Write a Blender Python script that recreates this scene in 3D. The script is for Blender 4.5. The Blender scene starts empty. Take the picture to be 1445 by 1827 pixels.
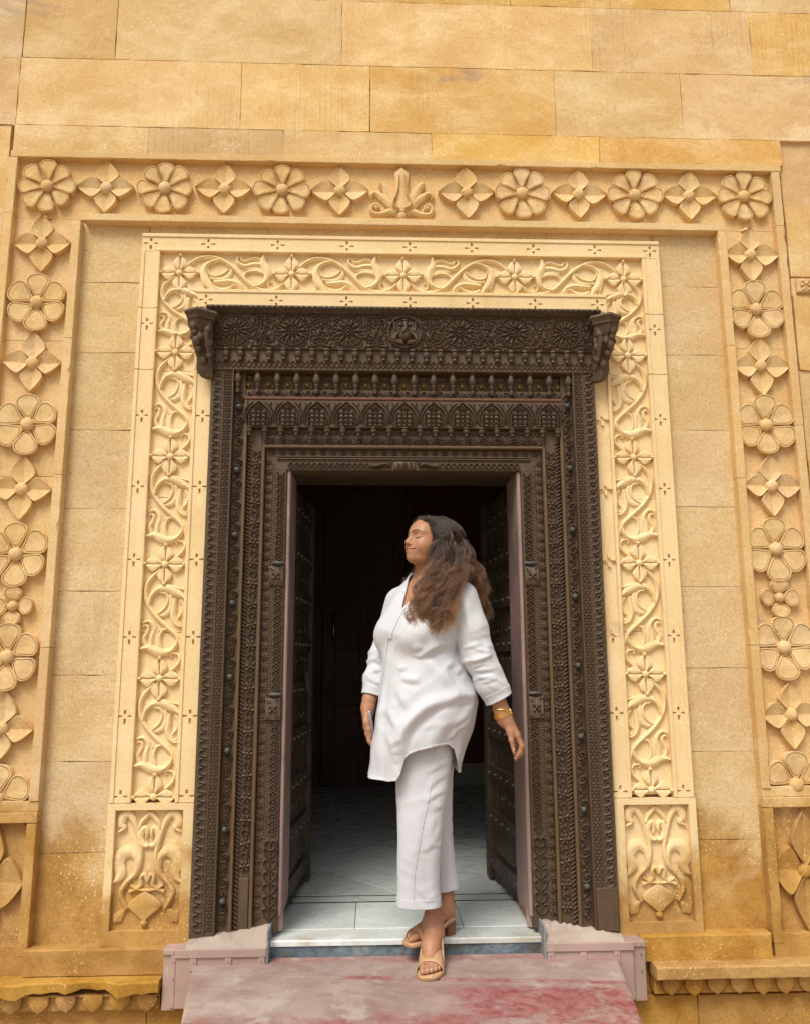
import bpy, bmesh, math, random
import numpy as np
from mathutils import Vector, Matrix, Quaternion
random.seed(7); rng = np.random.default_rng(7)
PI = math.pi
scene = bpy.context.scene

# ------------------------------------------------------------------ camera, sky, sun, exposure
cam_d = bpy.data.cameras.new('camera'); cam = bpy.data.objects.new('camera', cam_d)
scene.collection.objects.link(cam); scene.camera = cam
YAW, PITCH, ROLL = 0.0396, 0.1792, -0.0038
_fw = Vector((math.sin(YAW)*math.cos(PITCH), math.cos(YAW)*math.cos(PITCH), math.sin(PITCH)))
_rt = Vector((math.cos(YAW), -math.sin(YAW), 0)); _up = _rt.cross(_fw)
_r2 = _rt*math.cos(ROLL)+_up*math.sin(ROLL); _u2 = -_rt*math.sin(ROLL)+_up*math.cos(ROLL)
_m = Matrix((_r2, _u2, -_fw)).transposed().to_4x4(); _m.translation = (-0.1338, -3.39, 1.09)
cam.matrix_world = _m
cam_d.sensor_fit = 'HORIZONTAL'; cam_d.sensor_width = 36; cam_d.lens = 36*1447/1445
cam_d.clip_start = 0.05; cam_d.clip_end = 500

SUN_EL, SUN_AZ = math.radians(55), math.radians(208)      # sun in front of the wall, above and slightly left
world = bpy.data.worlds.new('World'); scene.world = world; world.use_nodes = True
_n = world.node_tree.nodes; _l = world.node_tree.links
_bg = _n['Background']; _sky = _n.new('ShaderNodeTexSky'); _sky.sky_type = 'NISHITA'
_sky.sun_disc = False; _sky.sun_elevation = SUN_EL; _sky.sun_rotation = SUN_AZ
_sky.air_density = 1.0; _sky.dust_density = 5.0; _sky.ozone_density = 1.0
_hs = _n.new('ShaderNodeHueSaturation'); _hs.inputs['Saturation'].default_value = 0.35   # a milky overcast sky
_l.new(_sky.outputs[0], _hs.inputs['Color']); _l.new(_hs.outputs[0], _bg.inputs[0]); _bg.inputs[1].default_value = 0.10
sun_d = bpy.data.lights.new('sun', 'SUN'); sun = bpy.data.objects.new('sun', sun_d); scene.collection.objects.link(sun)
sun_d.energy = 1.5; sun_d.angle = math.radians(24); sun_d.color = (1.0, 0.95, 0.87)
_sd = Vector((math.sin(SUN_AZ)*math.cos(SUN_EL), math.cos(SUN_AZ)*math.cos(SUN_EL), math.sin(SUN_EL)))
sun.rotation_euler = _sd.to_track_quat('Z', 'Y').to_euler()
scene.view_settings.view_transform = 'Standard'; scene.view_settings.look = 'None'
scene.view_settings.exposure = 0.47; scene.view_settings.gamma = 1.0; scene.view_settings.use_curve_mapping = False
scene.render.engine = 'CYCLES'; scene.cycles.use_denoising = True
scene.cycles.max_bounces = 10; scene.cycles.diffuse_bounces = 8

# ------------------------------------------------------------------ helpers
COL = scene.collection
class MB:
    """collects faces, then becomes ONE mesh object"""
    def __init__(s): s.v = []; s.f = []
    def add(s, vs, fs):
        o = len(s.v); s.v.extend(vs); s.f.extend([tuple(i+o for i in f) for f in fs])
    def box(s, x0, x1, y0, y1, z0, z1, c=0.0):
        if c <= 0:
            s.add([(x0,y0,z0),(x1,y0,z0),(x1,y1,z0),(x0,y1,z0),(x0,y0,z1),(x1,y0,z1),(x1,y1,z1),(x0,y1,z1)],
                  [(0,1,5,4),(1,2,6,5),(2,3,7,6),(3,0,4,7),(4,5,6,7),(3,2,1,0)])
        else:   # front face (low y) chamfered on its four edges
            s.add([(x0+c,y0,z0+c),(x1-c,y0,z0+c),(x1-c,y0,z1-c),(x0+c,y0,z1-c),
                   (x0,y0+c,z0),(x1,y0+c,z0),(x1,y0+c,z1),(x0,y0+c,z1),
                   (x0,y1,z0),(x1,y1,z0),(x1,y1,z1),(x0,y1,z1)],
                  [(0,1,2,3),(4,5,1,0),(5,6,2,1),(6,7,3,2),(7,4,0,3),(8,9,5,4),(9,10,6,5),(10,11,7,6),(11,8,4,7),(8,11,10,9)])
    def rings(s, rs, cap0=False, cap1=False, close=True):
        n = len(rs[0]); fs = []
        for k in range(len(rs)-1):
            for i in range(n if close else n-1):
                j = (i+1) % n; fs.append((k*n+i, k*n+j, (k+1)*n+j, (k+1)*n+i))
        if cap0: fs.append(tuple(range(n-1,-1,-1)))
        if cap1: fs.append(tuple((len(rs)-1)*n+i for i in range(n)))
        s.add([p for r in rs for p in r], fs)
    def tube(s, pts, rad, n=8):
        pts = [Vector(p) for p in pts]; rs = []
        if not hasattr(rad, '__len__'): rad = [rad]*len(pts)
        up = None
        for i, p in enumerate(pts):
            t = (pts[min(i+1,len(pts)-1)]-pts[max(i-1,0)]).normalized()
            if up is None: up = t.orthogonal().normalized()
            up = (up - t*up.dot(t)).normalized(); b = t.cross(up)
            rs.append([tuple(p+(up*math.cos(a)+b*math.sin(a))*rad[i]) for a in [2*PI*k/n for k in range(n)]])
        s.rings(rs, True, True)
    def lathe(s, prof, c=(0,0,0), n=10, axis='Z', sq=(1,1)):
        rs = []
        for r, h in prof:
            ring = []
            for k in range(n):
                a = 2*PI*k/n; u, w = r*math.cos(a)*sq[0], r*math.sin(a)*sq[1]
                ring.append((c[0]+u, c[1]+w, c[2]+h) if axis == 'Z' else (c[0]+u, c[1]-h, c[2]+w))
            rs.append(ring if axis == 'Z' else ring[::-1] if False else ring)
        s.rings(rs, True, True)
    def ribbon(s, pts, wid, y0, he, hm, sub=4):
        """carved band on the plane y=y0 following 2-D points (x,z); he/hm = height of its edges / its middle"""
        P = smooth2(pts, sub); n = len(P)
        if not hasattr(wid, '__len__'): wid = [wid]*len(pts)
        t = np.linspace(0, len(wid)-1, n); Wd = np.interp(t, range(len(wid)), wid)*0.5
        T = np.gradient(P, axis=0); T /= np.linalg.norm(T, axis=1)[:,None]+1e-9; N = np.stack([-T[:,1], T[:,0]], 1)
        rs = []
        for i in range(n):
            p, nn, w = P[i], N[i], Wd[i]; k = min(1.0, w/0.004) if w < 0.004 else 1.0
            e, m = he*(0.4+0.6*k), hm*(0.4+0.6*k)
            rs.append([(p[0]+nn[0]*w*1.08, y0+0.002, p[1]+nn[1]*w*1.08), (p[0]+nn[0]*w, y0-e, p[1]+nn[1]*w),
                       (p[0]+nn[0]*w*0.45, y0-(e*0.35+m*0.65), p[1]+nn[1]*w*0.45), (p[0], y0-m, p[1]),
                       (p[0]-nn[0]*w*0.45, y0-(e*0.35+m*0.65), p[1]-nn[1]*w*0.45),
                       (p[0]-nn[0]*w, y0-e, p[1]-nn[1]*w), (p[0]-nn[0]*w*1.08, y0+0.002, p[1]-nn[1]*w*1.08)])
        s.rings(rs, True, True, close=False)
    def dome(s, x, y0, z, r, h, n=10, base=0.0):
        s.lathe([(r, -0.002), (r, base), (r*0.93, base+(h-base)*0.38), (r*0.7, base+(h-base)*0.75), (r*0.35, base+(h-base)*0.95), (r*0.03, h)], (x, y0, z), n, 'Y')
    def plate(s, outer, holes, y0, y1):
        """extruded polygon with holes in the x,z plane, front at y0, back at y1"""
        bm = bmesh.new(); edges = []
        for lp in [outer]+list(holes):
            vs = [bm.verts.new((p[0], y0, p[1])) for p in lp]
            for i in range(len(vs)): edges.append(bm.edges.new((vs[i], vs[(i+1) % len(vs)])))
        bmesh.ops.triangle_fill(bm, use_beauty=True, use_dissolve=False, edges=edges, normal=(0,-1,0))
        bm.verts.index_update(); bm.faces.ensure_lookup_table()
        vs = [tuple(v.co) for v in bm.verts]; fs = []
        for f in bm.faces:
            idx = [v.index for v in f.verts]; fs.append(idx if f.normal.y < 0 else idx[::-1])
        bm.free(); s.add(vs, fs)
        for lp, hole in [(outer, False)]+[(h, True) for h in holes]:
            n = len(lp); ar = sum(lp[i][0]*lp[(i+1)%n][1]-lp[(i+1)%n][0]*lp[i][1] for i in range(n))
            q = lp if (ar > 0) != hole else lp[::-1]
            s.add([(p[0],y0,p[1]) for p in q]+[(p[0],y1,p[1]) for p in q], [(i, i+n, (i+1)%n+n, (i+1)%n) for i in range(n)])
    def mesh(s, name, mat, smooth=None):
        me = bpy.data.meshes.new(name); me.from_pydata([tuple(map(float, p)) for p in s.v], [], s.f)
        bm = bmesh.new(); bm.from_mesh(me); bmesh.ops.recalc_face_normals(bm, faces=bm.faces); bm.to_mesh(me); bm.free()
        if mat: me.materials.append(mat)
        if smooth is not None:
            me.polygons.foreach_set('use_smooth', [True]*len(me.polygons))
            if smooth < 170: me.set_sharp_from_angle(angle=math.radians(smooth))
        me.update(); return me
    def build(s, name, mat, parent=None, smooth=None, loc=(0,0,0)):
        return inst(name, s.mesh(name, mat, smooth), parent, loc)
def inst(name, me, parent=None, loc=(0,0,0), rot=None, scl=None):
    o = bpy.data.objects.new(name, me); COL.objects.link(o)
    o.location = loc
    if rot is not None: o.rotation_euler = rot
    if scl is not None: o.scale = scl
    if parent is not None: put(o, parent)
    return o
WORLD_POS = {}
def put(o, parent):
    """parent without moving: all coordinates in this script are world coordinates (parents are only shifted, never turned)"""
    o.parent = parent; o.matrix_parent_inverse = parent_matrix(parent).inverted()
def parent_matrix(p):
    m = Matrix.LocRotScale(p.location, p.rotation_euler, p.scale)
    return (parent_matrix(p.parent) @ p.matrix_parent_inverse @ m) if p.parent else m
def thing(name, label, cat, loc=(0,0,0), group=None):
    o = bpy.data.objects.new(name, None); COL.objects.link(o); o.location = loc; o.empty_display_size = 0.1
    return tag(o, label, cat, group)
def tag(o, label=None, cat=None, group=None, kind=None):
    if label: o['label'] = label
    if cat: o['category'] = cat
    if group: o['group'] = group
    if kind: o['kind'] = kind
    return o
def smooth2(pts, sub=4):
    P = np.array(pts, float)
    if sub <= 1 or len(P) < 3: return P
    Q = np.vstack([2*P[0]-P[1], P, 2*P[-1]-P[-2]]); out = []
    for i in range(1, len(Q)-2):
        p0, p1, p2, p3 = Q[i-1], Q[i], Q[i+1], Q[i+2]
        for k in range(sub):
            t = k/sub; out.append(0.5*((2*p1)+(-p0+p2)*t+(2*p0-5*p1+4*p2-p3)*t*t+(-p0+3*p1-3*p2+p3)*t**3))
    out.append(P[-1]); return np.array(out)
def spiral(cx, cz, r0, r1, a0, a1, n=9):
    return [(cx+(r0+(r1-r0)*i/(n-1))*math.cos(a0+(a1-a0)*i/(n-1)), cz+(r0+(r1-r0)*i/(n-1))*math.sin(a0+(a1-a0)*i/(n-1))) for i in range(n)]

# ------------------------------------------------------------------ materials
def new_mat(name):
    m = bpy.data.materials.new(name); m.use_nodes = True
    nt = m.node_tree; b = nt.nodes['Principled BSDF']
    return m, nt, b
class NG:
    def __init__(s, nt): s.nt = nt
    def n(s, t, **k):
        o = s.nt.nodes.new(t)
        for a, v in k.items():
            if a.startswith('i_'):
                key = a[2:].replace('_', ' '); o.inputs[int(key) if key.isdigit() else key].default_value = v
            else: setattr(o, a, v)
        return o
    def l(s, a, b): s.nt.links.new(a, b)
    def noise(s, vec, scale, detail=4, rough=0.55, dist=0.0, dim='3D'):
        o = s.n('ShaderNodeTexNoise'); o.inputs['Scale'].default_value = scale; o.inputs['Detail'].default_value = detail
        o.inputs['Roughness'].default_value = rough; o.inputs['Distortion'].default_value = dist; s.l(vec, o.inputs['Vector']); return o.outputs['Fac']
    def ramp(s, fac, stops):
        o = s.n('ShaderNodeValToRGB'); e = o.color_ramp.elements
        while len(e) < len(stops): e.new(0.5)
        for k, (p, c) in enumerate(stops):
            e[k].position = p; e[k].color = c if len(c) == 4 else (*c, 1)
        s.l(fac, o.inputs[0]); return o.outputs[0]
    def mix(s, fac, a, b, mode='MIX'):
        o = s.n('ShaderNodeMix', data_type='RGBA', blend_type=mode)
        for sk, v in ((o.inputs[0], fac), (o.inputs[6], a), (o.inputs[7], b)):
            if hasattr(v, 'node'): s.l(v, sk)
            else: sk.default_value = v if not hasattr(v, '__len__') or len(v) == 4 else (*v, 1)
        return o.outputs[2]
    def math(s, op, a, b=0.0, clamp=False):
        o = s.n('ShaderNodeMath', operation=op, use_clamp=clamp)
        for sk, v in ((o.inputs[0], a), (o.inputs[1], b)):
            if hasattr(v, 'node'): s.l(v, sk)
            else: sk.default_value = v
        return o.outputs[0]
    def mapr(s, v, a, b, c=0.0, d=1.0, smooth=True):
        o = s.n('ShaderNodeMapRange', interpolation_type='SMOOTHSTEP' if smooth else 'LINEAR'); s.l(v, o.inputs['Value'])
        for k, x in (('From Min',a),('From Max',b),('To Min',c),('To Max',d)): o.inputs[k].default_value = x
        return o.outputs['Result']
    def bump(s, h, strength, dist, normal=None):
        o = s.n('ShaderNodeBump'); o.inputs['Strength'].default_value = strength; o.inputs['Distance'].default_value = dist
        s.l(h, o.inputs['Height'])
        if normal is not None: s.l(normal, o.inputs['Normal'])
        return o.outputs['Normal']
    def scale_vec(s, v, x, y, z):
        o = s.n('ShaderNodeVectorMath', operation='MULTIPLY'); s.l(v, o.inputs[0]); o.inputs[1].default_value = (x,y,z); return o.outputs[0]
    def pos(s): return s.n('ShaderNodeNewGeometry').outputs['Position']
    def sep(s, v):
        o = s.n('ShaderNodeSeparateXYZ'); s.l(v, o.inputs[0]); return o.outputs

def stone_mat(name, base, dark, light, ochre_z=None, var=0.10, tool=0.0, pits=0.5, blotch=0.6, edge=0.004, grain=1.0):
    m, nt, b = new_mat(name); g = NG(nt); p = g.pos(); x, y, z = g.sep(p)
    info = g.n('ShaderNodeObjectInfo')
    big = g.noise(p, 1.7, 6, 0.66, 0.25); mid = g.noise(p, 7.0, 6, 0.65, 0.4); fine = g.noise(p, 90.0, 5, 0.7); grit = g.noise(p, 420.0, 2, 0.6)
    bed = g.noise(g.scale_vec(p, 1.0, 1.0, 1.9), 2.6, 7, 0.70, 0.25)      # faint horizontal bedding of the stone
    c = g.mix(g.mapr(big, 0.33, 0.70), dark, base)
    c = g.mix(g.math('MULTIPLY', g.mapr(bed, 0.42, 0.68), blotch), c, light)
    c = g.mix(g.math('MULTIPLY', g.mapr(mid, 0.52, 0.72), 0.35*blotch), c, dark)
    # rain-washed darker stains with their own shape
    st = g.noise(g.scale_vec(p, 3.0, 3.0, 0.55), 1.9, 6, 0.66, 0.3)
    c = g.mix(g.math('MULTIPLY', g.mapr(st, 0.56, 0.72), 0.35), c, tuple(v*f for v, f in zip(dark, (0.80,0.72,0.62))))
    gp = g.noise(g.scale_vec(p, 1.0, 1.0, 1.7), 1.35, 4, 0.6, 0.5); c = g.mix(g.math('MULTIPLY', g.mapr(gp, 0.66, 0.74), 0.6), c, (0.42,0.295,0.21))
    if ochre_z is not None:     # rising damp: deep ochre stain near the foot of the wall
        zz = g.math('ADD', z, g.math('MULTIPLY', g.math('SUBTRACT', g.noise(p, 2.3, 5, 0.62, 0.5), 0.5), 0.9))
        mk = g.mapr(zz, ochre_z+0.13, ochre_z-0.07)
        mk = g.math('MULTIPLY', mk, g.mapr(g.noise(p, 3.1, 4, 0.6), 0.24, 0.48, 0.55, 1.0))
        c = g.mix(g.math('MULTIPLY', mk, 0.92), c, g.mix(g.mapr(mid, 0.35, 0.7), (0.40,0.20,0.040), (0.56,0.32,0.085)))
        # pale salt flecks
        vo = g.n('ShaderNodeTexVoronoi'); vo.inputs['Scale'].default_value = 75.0; g.l(g.scale_vec(p, 1, 1, 0.7), vo.inputs['Vector'])
        fl = g.math('MULTIPLY', g.mapr(g.math('ADD', vo.outputs['Distance'], g.math('MULTIPLY', fine, 0.35)), 0.32, 0.20), g.mapr(g.noise(p, 4.5, 4, 0.6), 0.46, 0.62))
        fl = g.math('MULTIPLY', fl, g.mapr(zz, ochre_z+0.5, ochre_z-0.1))
        c = g.mix(g.math('MULTIPLY', fl, 0.38), c, (0.80,0.66,0.42))
    rnd = g.mapr(info.outputs['Random'], 0, 1, 1-var, 1+var*0.7, False)
    hsv = g.n('ShaderNodeHueSaturation'); g.l(c, hsv.inputs['Color']); g.l(rnd, hsv.inputs['Value'])
    g.l(g.mapr(g.math('FRACT', g.math('MULTIPLY', info.outputs['Random'], 17.3)), 0, 1, 1-var*0.9, 1+var*0.9, False), hsv.inputs['Saturation'])
    g.l(g.mapr(g.math('FRACT', g.math('MULTIPLY', info.outputs['Random'], 41.7)), 0, 1, 0.5-0.045*var, 0.5+0.035*var, False), hsv.inputs['Hue'])
    sp = g.mapr(fine, 0.30, 0.62, 1-0.26*grain, 1+0.08*grain, False)
    col = g.mix(1.0, hsv.outputs[0], g.mix(sp, (0.0,0,0), (1,1,1)), 'MULTIPLY')
    pit = g.math('MULTIPLY', g.mapr(g.noise(p, 55.0, 3, 0.6), 0.36, 0.28), g.mapr(g.noise(p, 6.0, 3, 0.6), 0.40, 0.60)); col = g.mix(g.math('MULTIPLY', pit, 0.75*pits), col, tuple(v*0.5 for v in dark))
    gr = g.mapr(g.noise(p, 260.0, 2, 0.6), 0.3, 0.7, 1-0.12*grain, 1+0.10*grain, False); col = g.mix(1.0, col, g.mix(gr, (0,0,0), (1,1,1)), 'MULTIPLY')
    spk = g.math('MULTIPLY', g.mapr(g.noise(p, 120.0, 2, 0.5), 0.62, 0.70), g.mapr(g.noise(p, 3.0, 3, 0.6), 0.45, 0.62))
    col = g.mix(g.math('MULTIPLY', spk, 0.8), col, tuple(min(0.92, v*1.14) for v in light))
    g.l(col, b.inputs['Base Color']); b.inputs['Roughness'].default_value = 0.88
    b.inputs['Specular IOR Level'].default_value = 0.25
    h = g.math('ADD', g.math('MULTIPLY', fine, 0.55*pits), g.math('MULTIPLY', grit, 0.25))
    h = g.math('ADD', h, g.math('MULTIPLY', mid, 1.2))
    if tool > 0:
        tl = g.noise(g.scale_vec(p, 95, 95, 2.2), 1.0, 3, 0.6)
        tm = g.mapr(g.noise(p, 1.3, 2, 0.5), 0.48, 0.60)
        h = g.math('ADD', h, g.math('MULTIPLY', g.math('MULTIPLY', tl, tm), tool))
    nrm = None
    if edge > 0:
        bv = g.n('ShaderNodeBevel', samples=3); bv.inputs['Radius'].default_value = edge; nrm = bv.outputs[0]
    g.l(g.bump(h, 0.8*(0.45+0.55*grain), 0.0065, nrm), b.inputs['Normal'])
    return m
M = {}
M['ashlar'] = stone_mat('sandstone_ashlar', (0.76,0.495,0.20), (0.65,0.39,0.135), (0.85,0.64,0.335), None, 0.12, tool=1.6, edge=0.0015, grain=0.7, blotch=0.75)
M['strip']  = stone_mat('sandstone_strip', (0.74,0.54,0.285), (0.66,0.455,0.215), (0.81,0.64,0.38), 0.36, 0.05, tool=0.4, pits=0.8, edge=0.002)
M['rose']   = stone_mat('sandstone_carved', (0.77,0.535,0.25), (0.69,0.45,0.19), (0.84,0.64,0.35), 0.52, 0.05, pits=0.7, blotch=0.5, edge=0.0012, grain=0.8)
M['cream']  = stone_mat('cream_stone', (0.85,0.655,0.355), (0.80,0.595,0.30), (0.89,0.72,0.44), 0.27, 0.03, pits=0.3, blotch=0.45, edge=0.0012, grain=0.35)
M['foot']   = stone_mat('sandstone_foot', (0.62,0.40,0.15), (0.50,0.29,0.085), (0.73,0.54,0.27), 0.12, 0.08, pits=0.6)
M['mortar'] = stone_mat('mortar', (0.52,0.34,0.15), (0.44,0.275,0.115), (0.60,0.42,0.21), None, 0.02, edge=0)

def wood_mat(name, a, bcol, rough=0.55, green=0.25, bump=0.5, spec=0.4):
    m, nt, b = new_mat(name); g = NG(nt); p = g.pos()
    n1 = g.noise(g.scale_vec(p, 1, 1, 0.25), 38, 5, 0.65, 0.4); n2 = g.noise(p, 3.2, 4, 0.6); n3 = g.noise(p, 170, 3, 0.6)
    c = g.mix(g.mapr(n1, 0.3, 0.7), a, bcol)
    c = g.mix(g.math('MULTIPLY', g.mapr(n2, 0.52, 0.72), green), c, (0.075,0.085,0.07))
    x, y, z = g.sep(p)
    dust = g.n('ShaderNodeNewGeometry').outputs['Normal']
    nz = g.sep(dust)[2]
    c = g.mix(g.math('MULTIPLY', g.mapr(nz, 0.35, 0.95), 0.30), c, (0.13,0.10,0.068))      # dust lying on upward faces
    pt = g.n('ShaderNodeNewGeometry').outputs['Pointiness']; c = g.mix(g.math('MULTIPLY', g.mapr(pt, 0.52, 0.62), 0.35), c, tuple(min(0.3, v*1.9) for v in bcol))
    n5 = g.noise(p, 0.9, 3, 0.6); c = g.mix(g.math('MULTIPLY', g.mapr(n5, 0.50, 0.68), 0.25), c, tuple(v*1.3 for v in bcol))
    g.l(c, b.inputs['Base Color']); g.l(g.mapr(n2, 0.3, 0.7, rough-0.1, rough+0.15), b.inputs['Roughness'])
    b.inputs['Specular IOR Level'].default_value = spec
    g.l(g.bump(g.math('ADD', n1, g.math('MULTIPLY', n3, 0.5)), bump, 0.003), b.inputs['Normal']); return m
M['wood']   = wood_mat('dark_carved_wood', (0.038,0.023,0.013), (0.082,0.051,0.028), green=0.12)
M['woodhi'] = wood_mat('worn_wood', (0.066,0.040,0.019), (0.108,0.066,0.031), 0.5, 0.1)
M['woodrd'] = wood_mat('red_brown_wood', (0.085,0.032,0.014), (0.12,0.05,0.022), 0.5, 0.0)
M['brass']  = wood_mat('tarnished_brass', (0.13,0.075,0.025), (0.24,0.15,0.055), 0.38, 0.3, 0.2, 0.6)
M['iron']   = wood_mat('grey_green_iron', (0.045,0.043,0.036), (0.075,0.075,0.064), 0.55, 0.4, 0.3, 0.5)
M['inner_wood'] = wood_mat('brown_panel_wood', (0.075,0.038,0.020), (0.11,0.058,0.030), 0.45, 0.0, 0.4)
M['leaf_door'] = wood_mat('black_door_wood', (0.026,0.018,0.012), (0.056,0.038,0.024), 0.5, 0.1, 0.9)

def paint_mat(name, col, worn, rough=0.6, amt=0.5, scale=14):
    m, nt, b = new_mat(name); g = NG(nt); p = g.pos()
    n1 = g.noise(p, scale, 6, 0.7, 0.6); n2 = g.noise(p, 2.5, 3, 0.5); n3 = g.noise(p, 120, 3, 0.6)
    c = g.mix(g.mapr(n2, 0.3, 0.7), tuple(v*0.86 for v in col), tuple(min(1, v*1.1) for v in col))
    c = g.mix(g.math('MULTIPLY', g.mapr(n1, 0.60, 0.68), amt), c, worn)
    dirt = g.noise(p, 5.5, 6, 0.7, 0.5); c = g.mix(g.math('MULTIPLY', g.mapr(dirt, 0.52, 0.68), 0.45*min(1, amt*2)), c, tuple(v*0.55 for v in worn))
    g.l(c, b.inputs['Base Color']); b.inputs['Roughness'].default_value = rough
    g.l(g.bump(g.math('ADD', n1, g.math('MULTIPLY', n3, 0.4)), 0.35, 0.003), b.inputs['Normal']); return m
M['pink'] = paint_mat('dusty_pink_paint', (0.42,0.29,0.245), (0.52,0.40,0.34), 0.6, 0.6, 11)
M['mauve'] = paint_mat('mauve_paint', (0.32,0.215,0.185), (0.22,0.145,0.115))
M['pinkplaster'] = paint_mat('pale_pink_plaster', (0.43,0.345,0.275), (0.36,0.25,0.205), 0.85, 0.8, 9)
M['slate'] = paint_mat('blue_grey_paint', (0.23,0.26,0.26), (0.46,0.42,0.33), 0.6, 0.5, 9)
M['maroon'] = paint_mat('maroon_wall_paint', (0.15,0.038,0.022), (0.17,0.045,0.028), 0.6, 0.3)
M['ceil'] = paint_mat('dark_ceiling_paint', (0.30,0.24,0.18), (0.26,0.2,0.15), 0.7, 0.3)
M['skirt'] = paint_mat('grey_skirting_paint', (0.50,0.48,0.38), (0.42,0.40,0.32), 0.5, 0.3)
# ------------------------------------------------------------------ ground
g_ = MB(); g_.add([(-120,-120,-0.52),(120,-120,-0.52),(120,0.5,-0.52),(-120,0.5,-0.52)], [(0,1,2,3)])
M['ground'] = paint_mat('sandy_paving', (0.42,0.32,0.21), (0.36,0.27,0.18), 0.9, 0.4, 5)
tag(g_.build('ground', M['ground']), 'sandy courtyard ground in front of the building', kind='structure')

# ------------------------------------------------------------------ ashlar wall
wall = thing('sandstone_wall', 'honey-coloured sandstone ashlar wall surrounding the carved doorway', 'wall', (0, 0.3, -0.52))
bk = MB()
bk.box(-3.6, 3.6, 0.05, 0.42, 2.60, 5.8)
for s in (-1, 1):
    x0, x1 = sorted((s*0.86, s*3.6)); bk.box(x0, x1, 0.06, 0.42, -0.52, 2.60)
bk.build('wall_core', M['mortar'], wall)
def block(x0, x1, z0, z1, y, mat, th=0.09, gap=0.0005, name='stone_block', jit=0.0014, c=0.0014):
    m = MB(); yy = y+random.uniform(-jit, jit); g = gap
    nx = max(2, int((x1-x0)/0.055)); nz = max(2, int((z1-z0)/0.055))
    # the face is a grid with a slightly uneven outline, so joints wander like hand-cut ones
    X = np.linspace(x0+g, x1-g, nx+1); Z = np.linspace(z0+g, z1-g, nz+1)
    P = np.array([[(xx, zz) for xx in X] for zz in Z]); J = rng.normal(size=P.shape)*0.0011; P = P+J
    vs = []; fs = []
    def ring(inset, yv):
        o = []
        lp = [(0,i) for i in range(nx)]+[(j,nx) for j in range(nz)]+[(nz,i) for i in range(nx,0,-1)]+[(j,0) for j in range(nz,0,-1)]
        for j, i in lp:
            px, pz = P[j, i]; sx = 1 if i == 0 else -1 if i == nx else 0; sz = 1 if j == 0 else -1 if j == nz else 0
            o.append((px+sx*inset, yv, pz+sz*inset))
        return o
    r0 = ring(0, yy+th); r1 = ring(0, yy+c*random.uniform(0.8,1.6)); r2 = ring(c*0.8, yy)
    m.rings([r0, r1, r2]); n = len(r0)
    m.f.append(tuple(2*n+i for i in range(n)))
    return m.build(name, mat, wall)
rows = [
 (3.368, 3.50, [-1.775,-1.168,-0.555,0.131,0.918,1.785]),
 (3.50, 3.846, [-1.772,-0.755,-0.156,0.716,1.324,2.05,2.75,3.5]),
 (3.846, 4.195, [-1.768,-1.345,-0.291,0.905,1.687,2.45,3.1,3.5]),
 (4.195, 4.53, [-1.77,-0.95,-0.20,0.52,1.60,2.3,3.0,3.5]),
 (4.53, 4.88, [-1.77,-1.2,-0.35,0.4,1.2,1.9,2.7,3.5]),
 (4.88, 5.22, [-1.77,-0.8,0.1,0.9,1.7,2.4,3.5]),
 (5.22, 5.56, [-1.77,-1.0,-0.2,0.7,1.5,2.5,3.5])]
for z0, z1, xs in rows:
    for a, b_ in zip(xs[:-1], xs[1:]): block(a, b_, z0, z1, 0.004, M['ashlar'])
    if z0 > 3.4:
        for a, b_ in ((-2.42,-1.775),(-2.95,-2.42),(-3.5,-2.95)):
            block(a+random.uniform(-.06,.06)*(a<-2.0 and a>-3.4), b_, z0, z1, 0.008, M['ashlar'])
lz = [-0.09, 0.34, 0.69, 1.03, 1.37, 1.72, 2.07, 2.42, 2.75, 3.1, 3.5]
for a, b_ in zip(lz[:-1], lz[1:]):
    for x0, x1 in ((-2.42,-1.792),(-2.95,-2.42),(-3.5,-2.95)): block(x0, x1, a, b_, 0.012, M['ashlar'])
rz = [-0.09, 0.40, 0.80, 1.16, 1.55, 1.945, 2.363, 2.72, 2.816, 3.168, 3.507]
for k, (a, b_) in enumerate(zip(rz[:-1], rz[1:])):
    for x0, x1 in ((1.782,2.40),(2.40,2.95),(2.95,3.5)): block(x0, x1, a, b_, 0.016+0.006*(k % 2), M['ashlar'] if k > 1 else M['foot'])
# carved stone let into the neighbouring pilaster
cs = MB(); cs.box(1.80, 2.38, 0.004, 0.03, 2.735, 2.80, 0.004)
for k in range(7):
    x = 1.84+0.08*k
    for a in range(6): cs.ribbon([(x+0.006*math.cos(a*PI/3), 2.767+0.006*math.sin(a*PI/3)), (x+0.026*math.cos(a*PI/3), 2.767+0.026*math.sin(a*PI/3))], [0.006,0.014], 0.004, 0.004, 0.009, 1)
cs.build('carved_course', M['rose'], wall, 40)
# side strips between the two carved frames
sz = [-0.005, 0.341, 0.687, 1.029, 1.372, 1.723, 2.07, 2.422, 2.753, 3.045]
for s in (-1, 1):
    for k, (a, b_) in enumerate(zip(sz[:-1], sz[1:])):
        d = 0.018 if s > 0 else 0.0
        x0, x1 = sorted((s*1.475, s*1.155)); block(x0, x1, a+(d if k else 0), b_+d, 0.047, M['strip'], 0.06, name='jamb_stone')
for a, b_ in zip([-1.15,-0.62,0.02,0.66,1.15][:-1], [-1.15,-0.62,0.02,0.66,1.15][1:]): block(a, b_, 2.955, 3.045, 0.047, M['strip'], 0.06, name='jamb_stone')
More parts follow.
